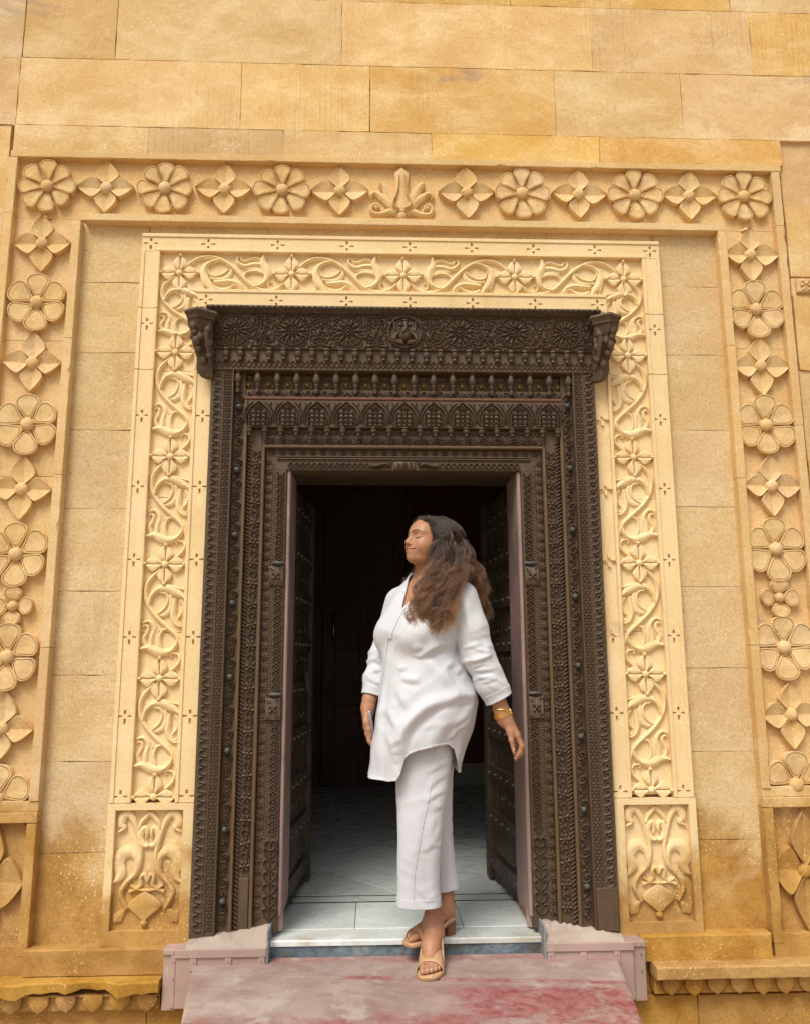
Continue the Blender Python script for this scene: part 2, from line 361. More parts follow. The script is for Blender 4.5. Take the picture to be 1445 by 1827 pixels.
# plinth course, and the foot of the wall under the ledges
for x0, x1, top in ((-1.455,-0.918,0.008),(0.912,1.437,0.022)):
    block(x0, x1, top-0.098, top, -0.022, M['foot'], 0.12, name='plinth_stone', c=0.006)
for x0, x1 in ((-3.5,-2.6),(-2.6,-1.8),(-1.8,-0.985),(-0.985,-0.55),(0.55,1.13),(1.13,1.85),(1.85,2.6),(2.6,3.5)):
    block(x0, x1, -0.52, -0.2, 0.0, M['foot'], 0.2, name='foot_stone')
for x0, x1 in ((-1.0,-0.74),(0.74,1.0)): block(x0, x1, -0.2, 0.03, 0.03, M['foot'], 0.1, name='foot_stone')

# ledges with hanging leaf tongues
def ledge(x0, x1, zt, sp, x_first, label, broken):
    L = thing('leaf_tongue_ledge', label, 'ledge', ((x0+x1)/2, 0, zt-0.11))
    m = MB(); n = 90; rs = []
    for i in range(n+1):
        x = x0+(x1-x0)*i/n; w = 0.0
        if broken:
            w = 0.016*max(0, math.sin(x*9.5+0.6))+0.006*math.sin(x*31)+0.004*math.sin(x*67+1)
        w += random.uniform(-1,1)*0.0009
        zb = zt-0.045+w*1.0; yf = -0.086+w*1.2
        rs.append([(x, 0.06, zt), (x, yf+0.006, zt), (x, yf, zt-0.006), (x, yf+0.002, zb), (x, -0.058, zb-0.004), (x, 0.06, zb-0.004)])
    m.rings(rs, True, True); m.build('ledge_fillet', M['foot'], L, 35)
    b2 = MB(); b2.box(x0+0.004, x1-0.004, -0.034, 0.06, zt-0.112, zt-0.0535); b2.box(x0+0.002, x1-0.002, -0.047, 0.05, zt-0.0605, zt-0.0525)
    b2.build('ledge_backing', M['foot'], L)
    tg = MB(); out = [(-0.034,0.0),(-0.037,-0.018),(-0.034,-0.034),(-0.020,-0.05),(0,-0.062),(0.020,-0.05),(0.034,-0.034),(0.037,-0.018),(0.034,0.0)]
    rs = [[(u*k, y, w*k) for u, w in out] for k, y in ((1,-0.036),(1,-0.052),(0.86,-0.056),(0.3,-0.058))]
    tg.rings(rs, False, True); tm = tg.mesh('leaf_tongue', M['foot'], 35)
    k = 0; x = x_first; d = 1 if x_first < (x0+x1)/2 else -1
    while x0+0.03 < x < x1-0.03:
        inst('leaf_tongue', tm, L, (x, 0, zt-0.0525), (0, random.uniform(-.05,.05), 0), (sp/0.095*random.uniform(.95,1.03), 1, random.uniform(.92,1.05))); x += d*sp
    return L
ledge(-3.5, -0.925, -0.088, 0.100, -0.972, 'weathered broken-edged sandstone ledge with leaf tongues, left of the doorstep', True)
ledge(0.948, 3.5, -0.070, 0.0895, 1.010, 'straight sandstone ledge with leaf tongues, right of the doorstep', False)

# ------------------------------------------------------------------ outer frame of rosettes
fr = thing('rosette_frame', 'outer carved sandstone frame with round rosettes and four-petal flowers', 'frame', (0, 0.03, -0.05))
FY = 0.036
f1 = MB(); f1.box(-1.76, 1.75, FY, 0.12, 3.05, 3.36)
f1.build('field_panel', M['rose'], fr)
for x0, x1 in ((-1.76,-1.465),(1.47,1.75)):
    zs = [-0.02, 0.50, 1.14, 1.86, 2.47, 3.05]
    for a, b_ in zip(zs[:-1], zs[1:]):
        m = MB(); m.box(x0, x1, FY+random.uniform(-.001,.001), 0.12, a+0.001, b_-0.001); m.build('field_panel', M['rose'], fr)
def rail(x0, x1, z0, z1, y=0.0, yb=0.10, name='rail', mat='rose', vert=True, parent=None, rough=0.0016):
    """a straight moulding with a worn, slightly chipped arris"""
    m = MB(); L = (z1-z0) if vert else (x1-x0); n = max(3, int(L/0.03)); rs = []; ch = [0,0]
    for i in range(n+1):
        t = i/n; e = [random.uniform(0.2,1)*rough*2+(random.random() < 0.035)*random.uniform(0.003,0.009) for _ in (0,1)]
        if vert:
            z = z0+L*t; rs.append([(x0,yb,z),(x0,y+e[0],z),(x0+e[0],y,z),(x1-e[1],y,z),(x1,y+e[1],z),(x1,yb,z)])
        else:
            x = x0+L*t; rs.append([(x,yb,z0),(x,y+e[0],z0),(x,y,z0+e[0]),(x,y,z1-e[1]),(x,y+e[1],z1),(x,yb,z1)])
    m.rings(rs, True, True); return m.build(name, M[mat], parent or fr)
rail(-1.778, 1.772, 3.336, 3.368, -0.001, vert=False)
# lower rail of the top band, its left end worn to a point
m = MB(); rs = []
for i in range(61):
    x = -1.435+(1.468+1.435)*i/60; k = min(1, (x+1.435)/0.06); e = random.uniform(0.3,1)*0.003
    zt = 3.032+0.032*k
    rs.append([(x,0.1,3.030),(x,0.001+e,3.030),(x,0.001,3.030+e),(x,0.001,zt-0.001),(x,0.003,zt),(x,0.1,zt)])
m.rings(rs, True, True); m.build('rail', M['rose'], fr)
for a, b_ in ((0.545,1.14),(1.142,1.86),(1.862,2.47),(2.472,3.028)):
    rail(-1.482+random.uniform(-.001,.001), -1.445, a, b_); rail(1.450, 1.489+random.uniform(-.001,.001), a+(.02 if a < 0.6 else 0), b_)
for a, b_ in ((-0.02,0.5),(0.502,1.3),(1.302,2.1),(2.102,3.06),(3.062,3.334)):
    rail(-1.788, -1.748+random.uniform(-.001,.001), a, b_); rail(1.727+random.uniform(-.001,.001), 1.766, a, b_)
# petals (shared meshes) : local plane y=0 is the field, petals rise towards -y and point to +z
def petal_mesh(kind):
    m = MB()
    if kind == 8: out = [(0.0055,0.030),(0.0205,0.064),(0.0362,0.098),(0.0355,0.114),(0.0245,0.125),(0.009,0.1305),(0,0.131)]
    elif kind == 6: out = [(0.010,0.028),(0.029,0.055),(0.049,0.085),(0.053,0.104),(0.042,0.125),(0.018,0.137),(0,0.139)]
    else: out = [(0.012,0.022),(0.030,0.034),(0.037,0.052),(0.032,0.069),(0.017,0.080),(0,0.083)]
    out = smooth2(out, 3).tolist(); lp = out+[(-u, w) for u, w in out[-2::-1]]
    cz = 0.62*max(w for u, w in lp)+0.01; R = max(w for u, w in lp); rs = []
    for k, h, in ((1.0,-0.002),(1.0,0.0285),(0.985,0.0305),(0.885,0.0305),(0.865,0.0225),(0.835,0.0225),(0.815,0.0290),(0.45,0.0270),(0.05,0.0255)):
        rs.append([(u*k, -(h*(0.45+0.55*min(1.0, max(0,(cz+(w-cz)*k)/R-0.12)/0.5))), cz+(w-cz)*k) for u, w in lp])
    m.rings(rs, False, True); return m.mesh('petal', M['rose'], 28)
def kite_mesh(mat, groove=0.0):
    m = MB()
    out = smooth2([(0.003,0.010),(0.0355,0.0385),(0.0485,0.053),(0.0520,0.066),(0.0415,0.089),(0.0205,0.114),(0,0.135)], 3).tolist()
    n = len(out); V = []; F = []
    for i, (u, w) in enumerate(out):
        hin = 0.013+0.005*min(1, w/0.11); k = 1-min(1, w/0.135)**8
        V += [(0, -(hin*k+0.026*(1-k)), w), (u*0.5, -(0.5*hin+0.5*0.029), w), (u*0.96, -0.0315, w), (u, -0.0295, w), (u, 0.002, w)]
    for i in range(n-1):
        for j in range(4): a = i*5+j; F.append((a, a+1, a+6, a+5))
    o = len(V); V += [(-x, y, z) for x, y, z in V]; F += [tuple(o+i for i in f[::-1]) for f in F]
    m.add(V, F); me = m.mesh('petal', mat, 24); return me
PM = {8: petal_mesh(8), 6: petal_mesh(6), 4: petal_mesh(4), 'k': kite_mesh(M['rose'])}
bm_ = MB(); bm_.lathe([(0.030,-0.002),(0.030,0.020),(0.0285,0.0275),(0.023,0.034),(0.014,0.0385),(0.002,0.040)], n=18, axis='Y'); BOSS = bm_.mesh('boss', M['rose'], 60)
dk = MB(); dk.lathe([(0.062,-0.002),(0.062,0.007),(0.002,0.009)], n=16, axis='Y'); DISC = dk.mesh('disc', M['rose'], 40)
def rosette(x, z, n, scl=(1,1,1), parent=None, name=None, y=FY, only=None):
    p = inst(name or ('rosette' if n in (8,6) else 'four_petal_flower' if n == 'k' else 'small_flower'), DISC, parent or fr, (x, y, z), None, (0.9 if n in (8,6) else 0.45,1,0.9 if n in (8,6) else 0.45))
    cnt = 4 if n == 'k' else n; j0 = random.uniform(-.03,.03)
    for k in range(cnt):
        if only and k not in only: continue
        c = inst('petal', PM[n], None, (x, y+random.uniform(-.0012,.0012), z), (0, 2*PI*k/cnt+j0+random.uniform(-.035,.035), 0), None)
        # stretch of the whole flower, applied along the wall axes
        s = random.uniform(.945,1.025); a = c.rotation_euler.y
        kz = abs(math.cos(a)); ky = scl[2]*kz*kz+scl[0]*(1-kz*kz); kx = scl[0]*kz*kz+scl[2]*(1-kz*kz)
        c.scale = (kx*s, scl[1], ky*s); put(c, p)
    b_ = inst('boss', BOSS, None, (x, y, z), (0,0,0), (0.95 if n != 4 else 0.7, 1, 0.95 if n != 4 else 0.7)); put(b_, p)
    return p
for x, z in ((-1.612,3.201),(-1.085,3.203),(-0.555,3.204),(0.548,3.209),(1.076,3.211),(1.594,3.214)): rosette(x, z, 8, (1.0,1,0.97))
for x, z in ((-1.347,3.197),(-0.815,3.201),(-0.292,3.203),(0.291,3.206),(0.811,3.208),(1.331,3.211)): rosette(x, z, 'k', (0.985,1,0.96))
ZL = [2.920,2.641,2.360,2.084,1.801,1.524,1.309,1.104,0.823]; ZR = [2.920,2.652,2.379,2.104,1.828,1.550,1.341,1.132,0.855]
for xx, Z in ((-1.615, ZL), (1.603, ZR)):
    for k, z in enumerate(Z):
        kind = ['k',6,'k',6,'k',6,4,6,'k'][k]
        rosette(xx+random.uniform(-.004,.004), z, kind, (0.97,1,1.03) if kind == 'k' else (0.99,1,1.0) if kind == 6 else (1.0,1,1.0))
    zb = 0.548 if xx < 0 else 0.575
    rosette(xx, zb, 6, (1.0,1,1.0), only=(0,1,5), name='half_rosette')
    # rails closing the column, and the tall panel under them
    sx = 1 if xx > 0 else -1; xa, xb = (1.4505, 1.7255) if sx > 0 else (-1.7465, -1.4455)
    rail(xa, xb, zb-0.045, zb-0.004, 0.006, vert=False, name='cross_rail'); rail(xa-0.001, xb+0.001, zb-0.085, zb-0.0455, -0.003, vert=False, name='cross_rail')
    x0, x1 = (1.4495, 1.489) if sx > 0 else (-1.482, -1.4445)
    rail(x0, x1, -0.018, zb-0.087, -0.003)
    rail(xa+0.002, xb-0.002, -0.12, 0.018, -0.001, vert=False, name='cross_rail')
    rosette(xx+0.005*sx, 0.245, 'k', (1.02,1,1.75), name='tall_flower')
    for dx in (-0.115, 0.115):     # corner darts
        d = MB(); q = 1 if dx > 0 else -1; zc = zb-0.1
        d.add([(xx+dx+q*0.014, FY, zc+0.012),(xx+dx-q*0.022, FY, zc+0.012),(xx+dx+q*0.014, FY, zc-0.022),(xx+dx+q*0.006, FY-0.02, zc+0.004)], [(0,1,3),(1,2,3),(2,0,3)])
        d.build('corner_dart', M['rose'], fr)
for x, z in ((-1.612,3.064),(1.597,3.064)):    # little wedge between corner rosette and first column flower
    d = MB(); d.add([(x-0.028,FY,z-0.018),(x+0.028,FY,z-0.018),(x,FY,z+0.012),(x,FY-0.026,z-0.016)], [(0,1,3),(1,2,3),(2,0,3)]); d.build('wedge', M['rose'], fr)
# lotus finial in the middle of the top band
lx, lz_ = -0.008, 3.085
lot = MB(); lot.ribbon([(lx,lz_+0.02),(lx,lz_+0.09),(lx,lz_+0.16),(lx,lz_+0.215),(lx,lz_+0.248)], [0.07,0.06,0.055,0.068,0.004], FY, 0.018, 0.028)
lot.dome(lx, FY, lz_+0.004, 0.026, 0.030, 12); LT = lot.build('lotus_finial', M['rose'], fr, 50)
for s in (-1,1):
    for pts, w in (([(0.028,0.03),(0.05,0.09),(0.075,0.14),(0.10,0.165),(0.093,0.13)], [0.03,0.05,0.036,0.016,0.004]),
                   ([(0.03,0.02),(0.06,0.07),(0.095,0.10),(0.125,0.115),(0.142,0.10),(0.134,0.085)], [0.02,0.04,0.034,0.022,0.014,0.006]),
                   ([(0.02,0.012),(0.05,0.026),(0.085,0.012),(0.125,0.012),(0.14,0.035),(0.128,0.055),(0.108,0.052),(0.106,0.036)], [0.02,0.034,0.026,0.024,0.02,0.018,0.014,0.010]),
                   ([(0.012,0.03),(0.042,0.055),(0.02,0.12),(0.012,0.2)], [0.008,0.010,0.009,0.005])):
        q = MB(); q.ribbon([(lx+s*a, lz_+b_) for a, b_ in pts], w, FY-(0.016 if len(pts) == 4 else 0), 0.014, 0.023); q.build('lotus_leaf', M['rose'], LT, 50)
    q = MB(); q.dome(lx+s*0.117, FY, lz_+0.042, 0.013, 0.026, 12); q.build('lotus_curl', M['rose'], LT, 60)

# ------------------------------------------------------------------ inner cream frame with vine scrolls
cf = thing('vine_frame', 'inner cream stone door surround carved with vine scrolls and small flowers', 'frame', (0, 0.03, 0.01))
CY = 0.014; VY = 0.036
def cross_holes(x, z, half=False, big=1.0):
    h = []
    for s in (-1, 1): h.append([(x+s*0.0105,z+0.0016),(x+s*0.030*big,z+0.0048),(x+s*0.030*big,z-0.0048),(x+s*0.0105,z-0.0016)])
    h.append([(x-0.0048,z+0.009),(x+0.0048,z+0.009),(x+0.0048,z+0.024),(x-0.0048,z+0.024)])
    if not half: h.append([(x-0.0048,z-0.010),(x+0.0048,z-0.010),(x+0.0042,z-0.030),(x-0.0042,z-0.030)])
    return h
def cream_rail(x0, x1, z0, z1, crosses, beads):
    m = MB(); hs = []
    for c in crosses: hs += cross_holes(*c)
    m.plate([(x0,z0),(x1,z0),(x1,z1),(x0,z1)], hs, CY, CY+0.014)
    m.box(x0+.001, x1-.001, CY+0.0135, 0.11, z0+.001, z1-.001)
    r = m.build('rail', M['cream'], cf)
    for b_ in beads:
        q = MB(); q.box(*b_, c=0.0015); q.build('fillet', M['cream'], r)
    return r
G = 0.0012
TC = [-1.133,-0.878,-0.568,-0.257,0.027,0.309,0.591,0.874,1.130]
cream_rail(-1.172, 1.172, 2.893, 2.976, [(x, 2.930) for x in TC],
    [(-1.1725,1.1725,CY-0.005,0.05,2.960,2.9765),(-1.1045,1.1045,CY-0.005,0.05,2.8925,2.907)])
cream_rail(-0.916, 0.916, 2.628, 2.712, [(x, 2.663, False, 0.95) for x in TC[1:-1]],
    [(-0.9165,0.9165,CY-0.005,0.05,2.697,2.7125),(-0.902,0.902,CY-0.004,0.05,2.6275,2.640)])
ZC = [2.548,2.128,1.815,1.503,1.182,0.866,0.556]
for s in (-1, 1):
    def sb(a, b_): return sorted((s*a, s*b_))
    pieces = [(2.62,2.8925),(2.335,2.62),(0.531,2.335)]
    for z0, z1 in pieces:
        zz0, zz1 = z0+G, z1-G
        cr = [(s*1.131, z, z < 0.6) for z in ZC if zz0 < z-0.02 and z < zz1]
        x0, x1 = sb(1.090, 1.172)
        cream_rail(x0, x1, zz0, zz1, cr, [(*sb(1.156,1.1725),CY-0.005,0.05,zz0,zz1-0.0005), (*sb(1.0895,1.1045),CY-0.005,0.05,zz0,min(zz1,2.893)-0.0005)])
        cr = [(s*0.871, z, z < 0.6, 0.95) for z in ZC if zz0 < z-0.02 and z < min(zz1, 2.4)]
        x0, x1 = sb(0.838, 0.916); zt = min(zz1, 2.6265)
        if zt > zz0:
            cream_rail(x0, x1, zz0, zt, cr, [(*sb(0.902,0.9165),CY-0.005,0.05,zz0,zt-0.0005)])
    for z0, z1 in ((2.336,2.892),(0.60,1.2),(1.202,1.77),(1.772,2.334)):
        m = MB(); x0, x1 = sb(0.914, 1.092); m.box(x0, x1, VY+random.uniform(0,.0008), 0.11, z0-0.06*(z0 < 0.7), z1); m.build('field_panel', M['cream'], cf)
    # base panel
    x0, x1 = sb(0.836, 1.176); a0, a1 = sb(0.880, 1.146)
    m = MB(); m.plate([(x0,0.008),(x1,0.008),(x1,0.53),(x0,0.53)], [[(a0,0.060),(a1,0.060),(a1,0.505),(a0,0.505)]], CY-0.006, CY+0.024)
    m.box(x0+.002, x1-.002, CY+0.0235, 0.11, 0.010, 0.528); bp = m.build('base_panel', M['cream'], cf)
    cxp = s*1.013; PY = CY+0.0235
    def bp_map(u, v):          # motif drawn on a 355 x 655 grid, mirrored
        return (cxp+(u-745)/355*0.266, 0.505-(v-145)/655*0.445)
    def mot(name, pts, w, he=0.013, hm=0.020, both=True):
        for q in ((1,-1) if both else (1,)):
            mm = MB(); mm.ribbon([bp_map(745+q*(u-745), v) for u, v in pts], [x*0.00075*(1.3 if name == 'leaf' else 1.1) for x in w], PY, he*0.85, hm*0.9); mm.build(name, M['cream'], bp, 50)
    mot('stem', [(645,690),(612,610),(640,545),(690,490),(706,400),(690,310),(668,230),(640,175),(606,180),(596,225),(612,250),(580,272)], [20,24,24,24,22,22,24,34,40,34,24,6])
    mot('leaf', [(668,520),(690,470),(684,410),(650,378),(608,392),(590,440),(606,490),(590,530),(566,548)], [14,22,26,40,48,46,40,26,6])
    mot('arch', [(690,250),(704,215),(735,175),(745,160)], [16,22,24,18])
    mot('leaf', [(742,350),(712,340),(694,300),(706,262),(724,250),(733,280),(728,310)], [16,26,30,26,20,14,6])
    mot('curl', [(660,560),(690,580),(715,560),(712,520),(728,505),(745,540)], [10,20,20,16,20,14])
    mot('curl', [(655,600),(690,585),(730,590),(745,590)], [22,14,14,16])
    mot('leaf', [(640,690),(600,735),(585,760)], [10,44,10], 0.010, 0.014)
    mm = MB(); L = [(0,-1.0),(0.55,-0.45),(1,0.02),(0.75,0.42),(0,1.0)]; lp = smooth2(L, 3).tolist(); lp = lp+[(-a, b_) for a, b_ in lp[-2:0:-1]]
    mm.rings([[(bp_map(738+88*k*a, 675-84*k*b_)[0], PY-h, bp_map(738, 675-84*k*b_)[1]) for a, b_ in lp] for k, h in ((1,-0.001),(1,0.013),(0.93,0.017),(0.1,0.0185))], False, True)
    mm.build('bud', M['cream'], bp, 40)
    mm = MB(); x, z = bp_map(738, 765); mm.dome(x, PY, z, 0.016, 0.022, 12); mm.build('boss', M['cream'], bp, 60)
m = MB(); m.box(-0.915, 0.915, VY+0.0003, 0.11, 2.711, 2.8935); m.build('field_panel', M['cream'], cf)

# vine scroll unit, drawn once: (t across -1..1, s along 0..1)
def uv(u, v): return ((u-(490-0.047*(v-400)))/300.0, (v+110)/1535.0)
UNIT = [
 ('vine_stem', [(455,-40),(330,70),(262,170),(238,300),(272,440),(380,595),(540,740),(665,850),(735,980),(748,1110),(705,1235),(600,1330)], [40,52,56,54,54,56,58,58,54,50,46,40], 0.010, 0.018),
 ('leaf', [(285,440),(318,330),(390,250),(490,215),(600,235),(700,290),(800,355)], [36,46,58,84,96,84,40], 0.011, 0.020),
 ('leaf', [(330,300),(375,225),(480,190),(600,195),(700,220),(790,240)], [16,26,36,34,22,8], 0.010, 0.015),
 ('curl', [(440,275),(530,300),(556,380),(515,480),(450,540),(392,572)], [26,40,44,50,44,8], 0.008, 0.015),
 ('bell_petal', [(585,300),(600,420),(575,520),(480,585),(390,575)], [40,60,66,52,8], 0.007, 0.012),
 ('bell_petal', [(660,360),(640,470),(625,590),(660,690),(730,735),(775,715)], [40,66,64,54,36,22], 0.008, 0.016),
 ('bell_petal', [(735,370),(775,470),(745,570),(690,630),(700,690),(745,700),(752,672)], [50,44,40,36,30,26,18], 0.007, 0.013),
 ('leaf', [(705,890),(672,985),(600,1060),(500,1085),(390,1065),(290,1020),(165,1035)], [36,48,60,84,96,84,30], 0.011, 0.020),
 ('curl', [(660,850),(560,775),(480,790),(440,870),(440,960),(470,1030)], [20,34,40,44,44,30], 0.008, 0.014),
 ('bell_petal', [(430,780),(390,820),(400,940),(420,1020)], [16,60,70,50], 0.006, 0.010),
 ('bell_petal', [(320,1000),(330,880),(365,780),(330,700),(270,665),(205,690)], [60,66,60,48,38,26], 0.008, 0.016),
 ('bell_petal', [(235,985),(215,900),(265,810),(270,740),(225,720),(212,745)], [44,46,40,36,30,20], 0.007, 0.013),
 ('tendril', [(720,1220),(716,1150),(680,1105),(620,1100),(596,1130),(616,1148)], [30,32,30,28,26,18], 0.008, 0.014)]
HW = 0.0865
def unit_meshes(tag_, fn, length):
    out = []
    for name, pts, w, he, hm in UNIT:
        q = MB(); q.ribbon([fn(*uv(*p)) for p in pts], [x/300*HW*(1.32 if name in ('leaf','bell_petal') else 1.12) for x in w], 0, he, hm); out.append((name, q.mesh(name, M['cream'], 50)))
    return out
LV, LH = 0.4655, 0.502
U_left  = unit_meshes('l', lambda t, s: (t*HW, -s*LV), LV)
U_right = unit_meshes('r', lambda t, s: (-t*HW, -s*LV), LV)
U_topl  = unit_meshes('tl', lambda t, s: (s*LH, -t*HW), LH)
U_topr  = unit_meshes('tr', lambda t, s: (-s*LH, -t*HW), LH)
def vine(units, x, z, scl=(1,1,1)):
    root = inst('vine_scroll', units[0][1], cf, (x, VY, z), None, scl)
    for name, me in units[1:]:
        c = inst(name, me, None, (x, VY, z), None, scl); put(c, root)
KC = kite_mesh(M['cream']); kb = MB(); kb.lathe([(0.015,-0.002),(0.015,0.014),(0.013,0.019),(0.008,0.0225),(0.001,0.024)], n=14, axis='Y'); KB = kb.mesh('boss', M['cream'], 60)
# cream flower petal: rounded shoulders, incised midrib and a diamond tip
def cream_petal():
    m = MB(); out = smooth2([(0.003,0.010),(0.018,0.026),(0.030,0.040),(0.031,0.050),(0.022,0.066),(0.010,0.077),(0,0.083)], 3).tolist(); V = []; F = []
    for u, w in out:
        V += [(0.0006,-0.009,w),(0.003,-0.0155,w),(max(u*0.6,0.0035),-0.019,w),(max(u,0.0036),-0.0145,w),(max(u,0.0036),0.002,w)]
    for i in range(len(out)-1):
        for j in range(4): a = i*5+j; F.append((a,a+1,a+6,a+5))
    o = len(V); V += [(-x,y,z) for x,y,z in V]; F += [tuple(o+i for i in f[::-1]) for f in F]; m.add(V, F)
    m.rings([[(0,-h,0.083-0.011*k),(0.009*k,-h,0.083),(0,-h,0.083+0.009*k),(-0.009*k,-h,0.083)] for k, h in ((1,0),(1,0.019),(0.3,0.025))], False, True)
    return m.mesh('petal', M['cream'], 45)
CP = cream_petal()
def cream_flower(x, z, only=(0,1,2,3), s=1.0):
    p = inst('vine_flower', KB, cf, (x, VY, z))
    for k in only:
        c = inst('petal', CP, None, (x, VY-0.001, z), (0, k*PI/2+random.uniform(-.04,.04), 0), (s*random.uniform(.95,1.03),1,s*random.uniform(.97,1.03))); put(c, p)
zl = [2.793,2.418,1.948,1.483,1.015,0.553]
for s, U in ((-1, U_left), (1, U_right)):
    for k in range(5):
        vine(U, s*1.003, zl[k]+(0.008 if s > 0 else 0), (1,1,(zl[k]-zl[k+1])/LV))
    for k, z in enumerate(zl):
        z += 0.008 if s > 0 and k else 0
        cream_flower(s*1.003, z, (0,1,2,3) if k < 5 else (0,1,3))
for x, U in ((-1.003, U_topl), (-0.503, U_topl), (1.003, U_topr), (0.503, U_topr)): vine(U, x, 2.800)
for x in (-0.503, -0.003, 0.503): cream_flower(x, 2.795)
# ------------------------------------------------------------------ carved wooden door frame
df = thing('carved_door_frame', 'dark brown wooden door frame densely carved with flowers, scrolls and arches', 'door frame', (0, 0, 0.03))
W = M['wood']
def wbox(name, x0, x1, y0, y1, z0, z1, mat=W, c=0.003, parent=None):
    m = MB(); m.box(x0, x1, y0, y1, z0, z1, c); return m.build(name, mat, parent or df)
def flower_mb(m, x, y, z, r, n=6, h=0.008, a0=0.0, hub=0.3):
    for k in range(n):
        a = a0+2*PI*k/n; ca, sa = math.cos(a), math.sin(a)
        m.ribbon([(x+ca*r*0.22, z+sa*r*0.22), (x+ca*r*0.7, z+sa*r*0.7), (x+ca*r, z+sa*r)], [r*0.25, r*0.72, r*0.12], y, h*0.45, h, 2)
    m.dome(x, y, z, r*hub, h*1.25, 7)
# shared small carvings -------------------------------------------------
def shared(name, fn, mat=W, ang=45):
    m = MB(); fn(m); return m.mesh(name, mat, ang)
FL_E = shared('flower', lambda m: flower_mb(m, 0, 0, 0, 0.0235, 6, 0.012))
FL_F = shared('flower', lambda m: flower_mb(m, 0, 0, 0, 0.0145, 6, 0.008))
KNOB = shared('knob', lambda m: m.lathe([(0.011,-0.002),(0.011,0.006),(0.018,0.014),(0.0190,0.022),(0.015,0.030),(0.008,0.038),(0.001,0.039)], n=14, axis='Y'), M['iron'], 60)
PEND = shared('pendant', lambda m: m.lathe([(0.014,0.0),(0.015,-0.006),(0.009,-0.010),(0.0155,-0.016),(0.0165,-0.026),(0.011,-0.035),(0.007,-0.040),(0.0095,-0.044),(0.009,-0.050),(0.002,-0.052)], n=10), W, 40)
BALU = shared('baluster', lambda m: m.lathe([(0.016,0.0),(0.017,-0.010),(0.009,-0.014),(0.012,-0.022),(0.0165,-0.040),(0.0155,-0.054),(0.008,-0.064),(0.012,-0.070),(0.009,-0.078),(0.006,-0.088),(0.011,-0.094),(0.009,-0.106),(0.002,-0.108)], n=10), W, 40)
BOSSB = shared('brass_boss', lambda m: m.lathe([(0.021,-0.002),(0.021,0.005),(0.016,0.008),(0.013,0.006),(0.010,0.014),(0.006,0.024),(0.001,0.027)], n=12, axis='Y'), M['brass'], 50)
ZB = 0.03
def band_A(m, x0, x1, y, z0, z1, s):      # outer strip: curled acanthus leaves
    z = z0+0.018; xc = (x0+x1)/2; w = (x1-x0)/2
    while z < z1-0.02:
        m.ribbon([(xc-s*w*0.7, z-0.014), (xc+s*w*0.2, z-0.010), (xc+s*w*0.6, z+0.004), (xc+s*w*0.1, z+0.013), (xc-s*w*0.3, z+0.006)], [0.008,0.012,0.011,0.008,0.004], y, 0.004, 0.009, 3)
        m.ribbon([(xc-s*w*0.8, z+0.002), (xc-s*w*0.5, z+0.018)], [0.006,0.010], y, 0.003, 0.006, 1)
        z += 0.034
def band_B(m, x0, x1, y, z0, z1):         # lattice of tiny four-petal flowers
    w = (x1-x0); z = z0+0.012; k = 0
    while z < z1-0.01:
        for xx in ((x0+w*0.27, x0+w*0.73) if k % 2 == 0 else (x0+w*0.5,)):
            for a in (PI/4, 3*PI/4, 5*PI/4, 7*PI/4): m.ribbon([(xx+0.0015*math.cos(a), z+0.0015*math.sin(a)), (xx+0.0105*math.cos(a), z+0.0105*math.sin(a))], [0.004,0.0055], y, 0.003, 0.007, 1)
        z += 0.0125; k += 1
def band_C(m, x0, x1, y, z0, z1):         # running scroll
    xc = (x0+x1)/2; w = (x1-x0)/2; z = z0+0.03; k = 0
    while z < z1-0.03:
        q = 1 if k % 2 else -1
        m.ribbon(spiral(xc+q*w*0.15, z, w*0.80, w*0.18, -PI/2*q, -PI/2*q+q*2.3*PI, 12), [0.006,0.006,0.007,0.007,0.006,0.006,0.006,0.006,0.005,0.005,0.005,0.004], y, 0.006, 0.013, 1)
        m.ribbon([(xc-q*w*0.8, z+0.012), (xc-q*w*0.2, z+0.028), (xc+q*w*0.6, z+0.030)], [0.004,0.009,0.004], y, 0.005, 0.010, 2)
        m.dome(xc+q*w*0.15, y, z, 0.005, 0.013, 6)
        z += 0.047; k += 1
def band_rope(m, x0, x1, y, z0, z1, s):
    z = z0+0.008
    while z < z1-0.012:
        m.ribbon([(x0+0.001 if s > 0 else x1-0.001, z-0.006), ((x0+x1)/2, z), (x1-0.001 if s > 0 else x0+0.001, z+0.008)], [0.006,0.012,0.006], y, 0.003, 0.011, 2); z += 0.0165
def band_beads(m, x, y, z0, z1, r=0.004, step=0.0105):
    z = z0+r
    while z < z1-r: m.dome(x, y, z, r, r*1.3, 6); z += step
def band_G(m, x0, x1, y, z0, z1):         # interlaced guilloche
    xc = (x0+x1)/2; w = (x1-x0)/2-0.004; n = max(3, int((z1-z0)/0.006)); zz = np.linspace(z0, z1, n)
    for ph in (0, PI): m.ribbon([(xc+w*math.sin(2*PI*(z-z0)/0.056+ph), z) for z in zz], 0.0062, y, 0.005, 0.011, 1)
    z = z0+0.014
    while z < z1-0.006: m.dome(xc, y, z, 0.0058, 0.010, 6); z += 0.028
    z = z0+0.028
    while z < z1-0.006:
        for q in (-1, 1): m.ribbon([(xc+q*w*0.55, z-0.005),(xc+q*w*1.0, z)], [0.006,0.004], y, 0.004, 0.008, 1)
        z += 0.028
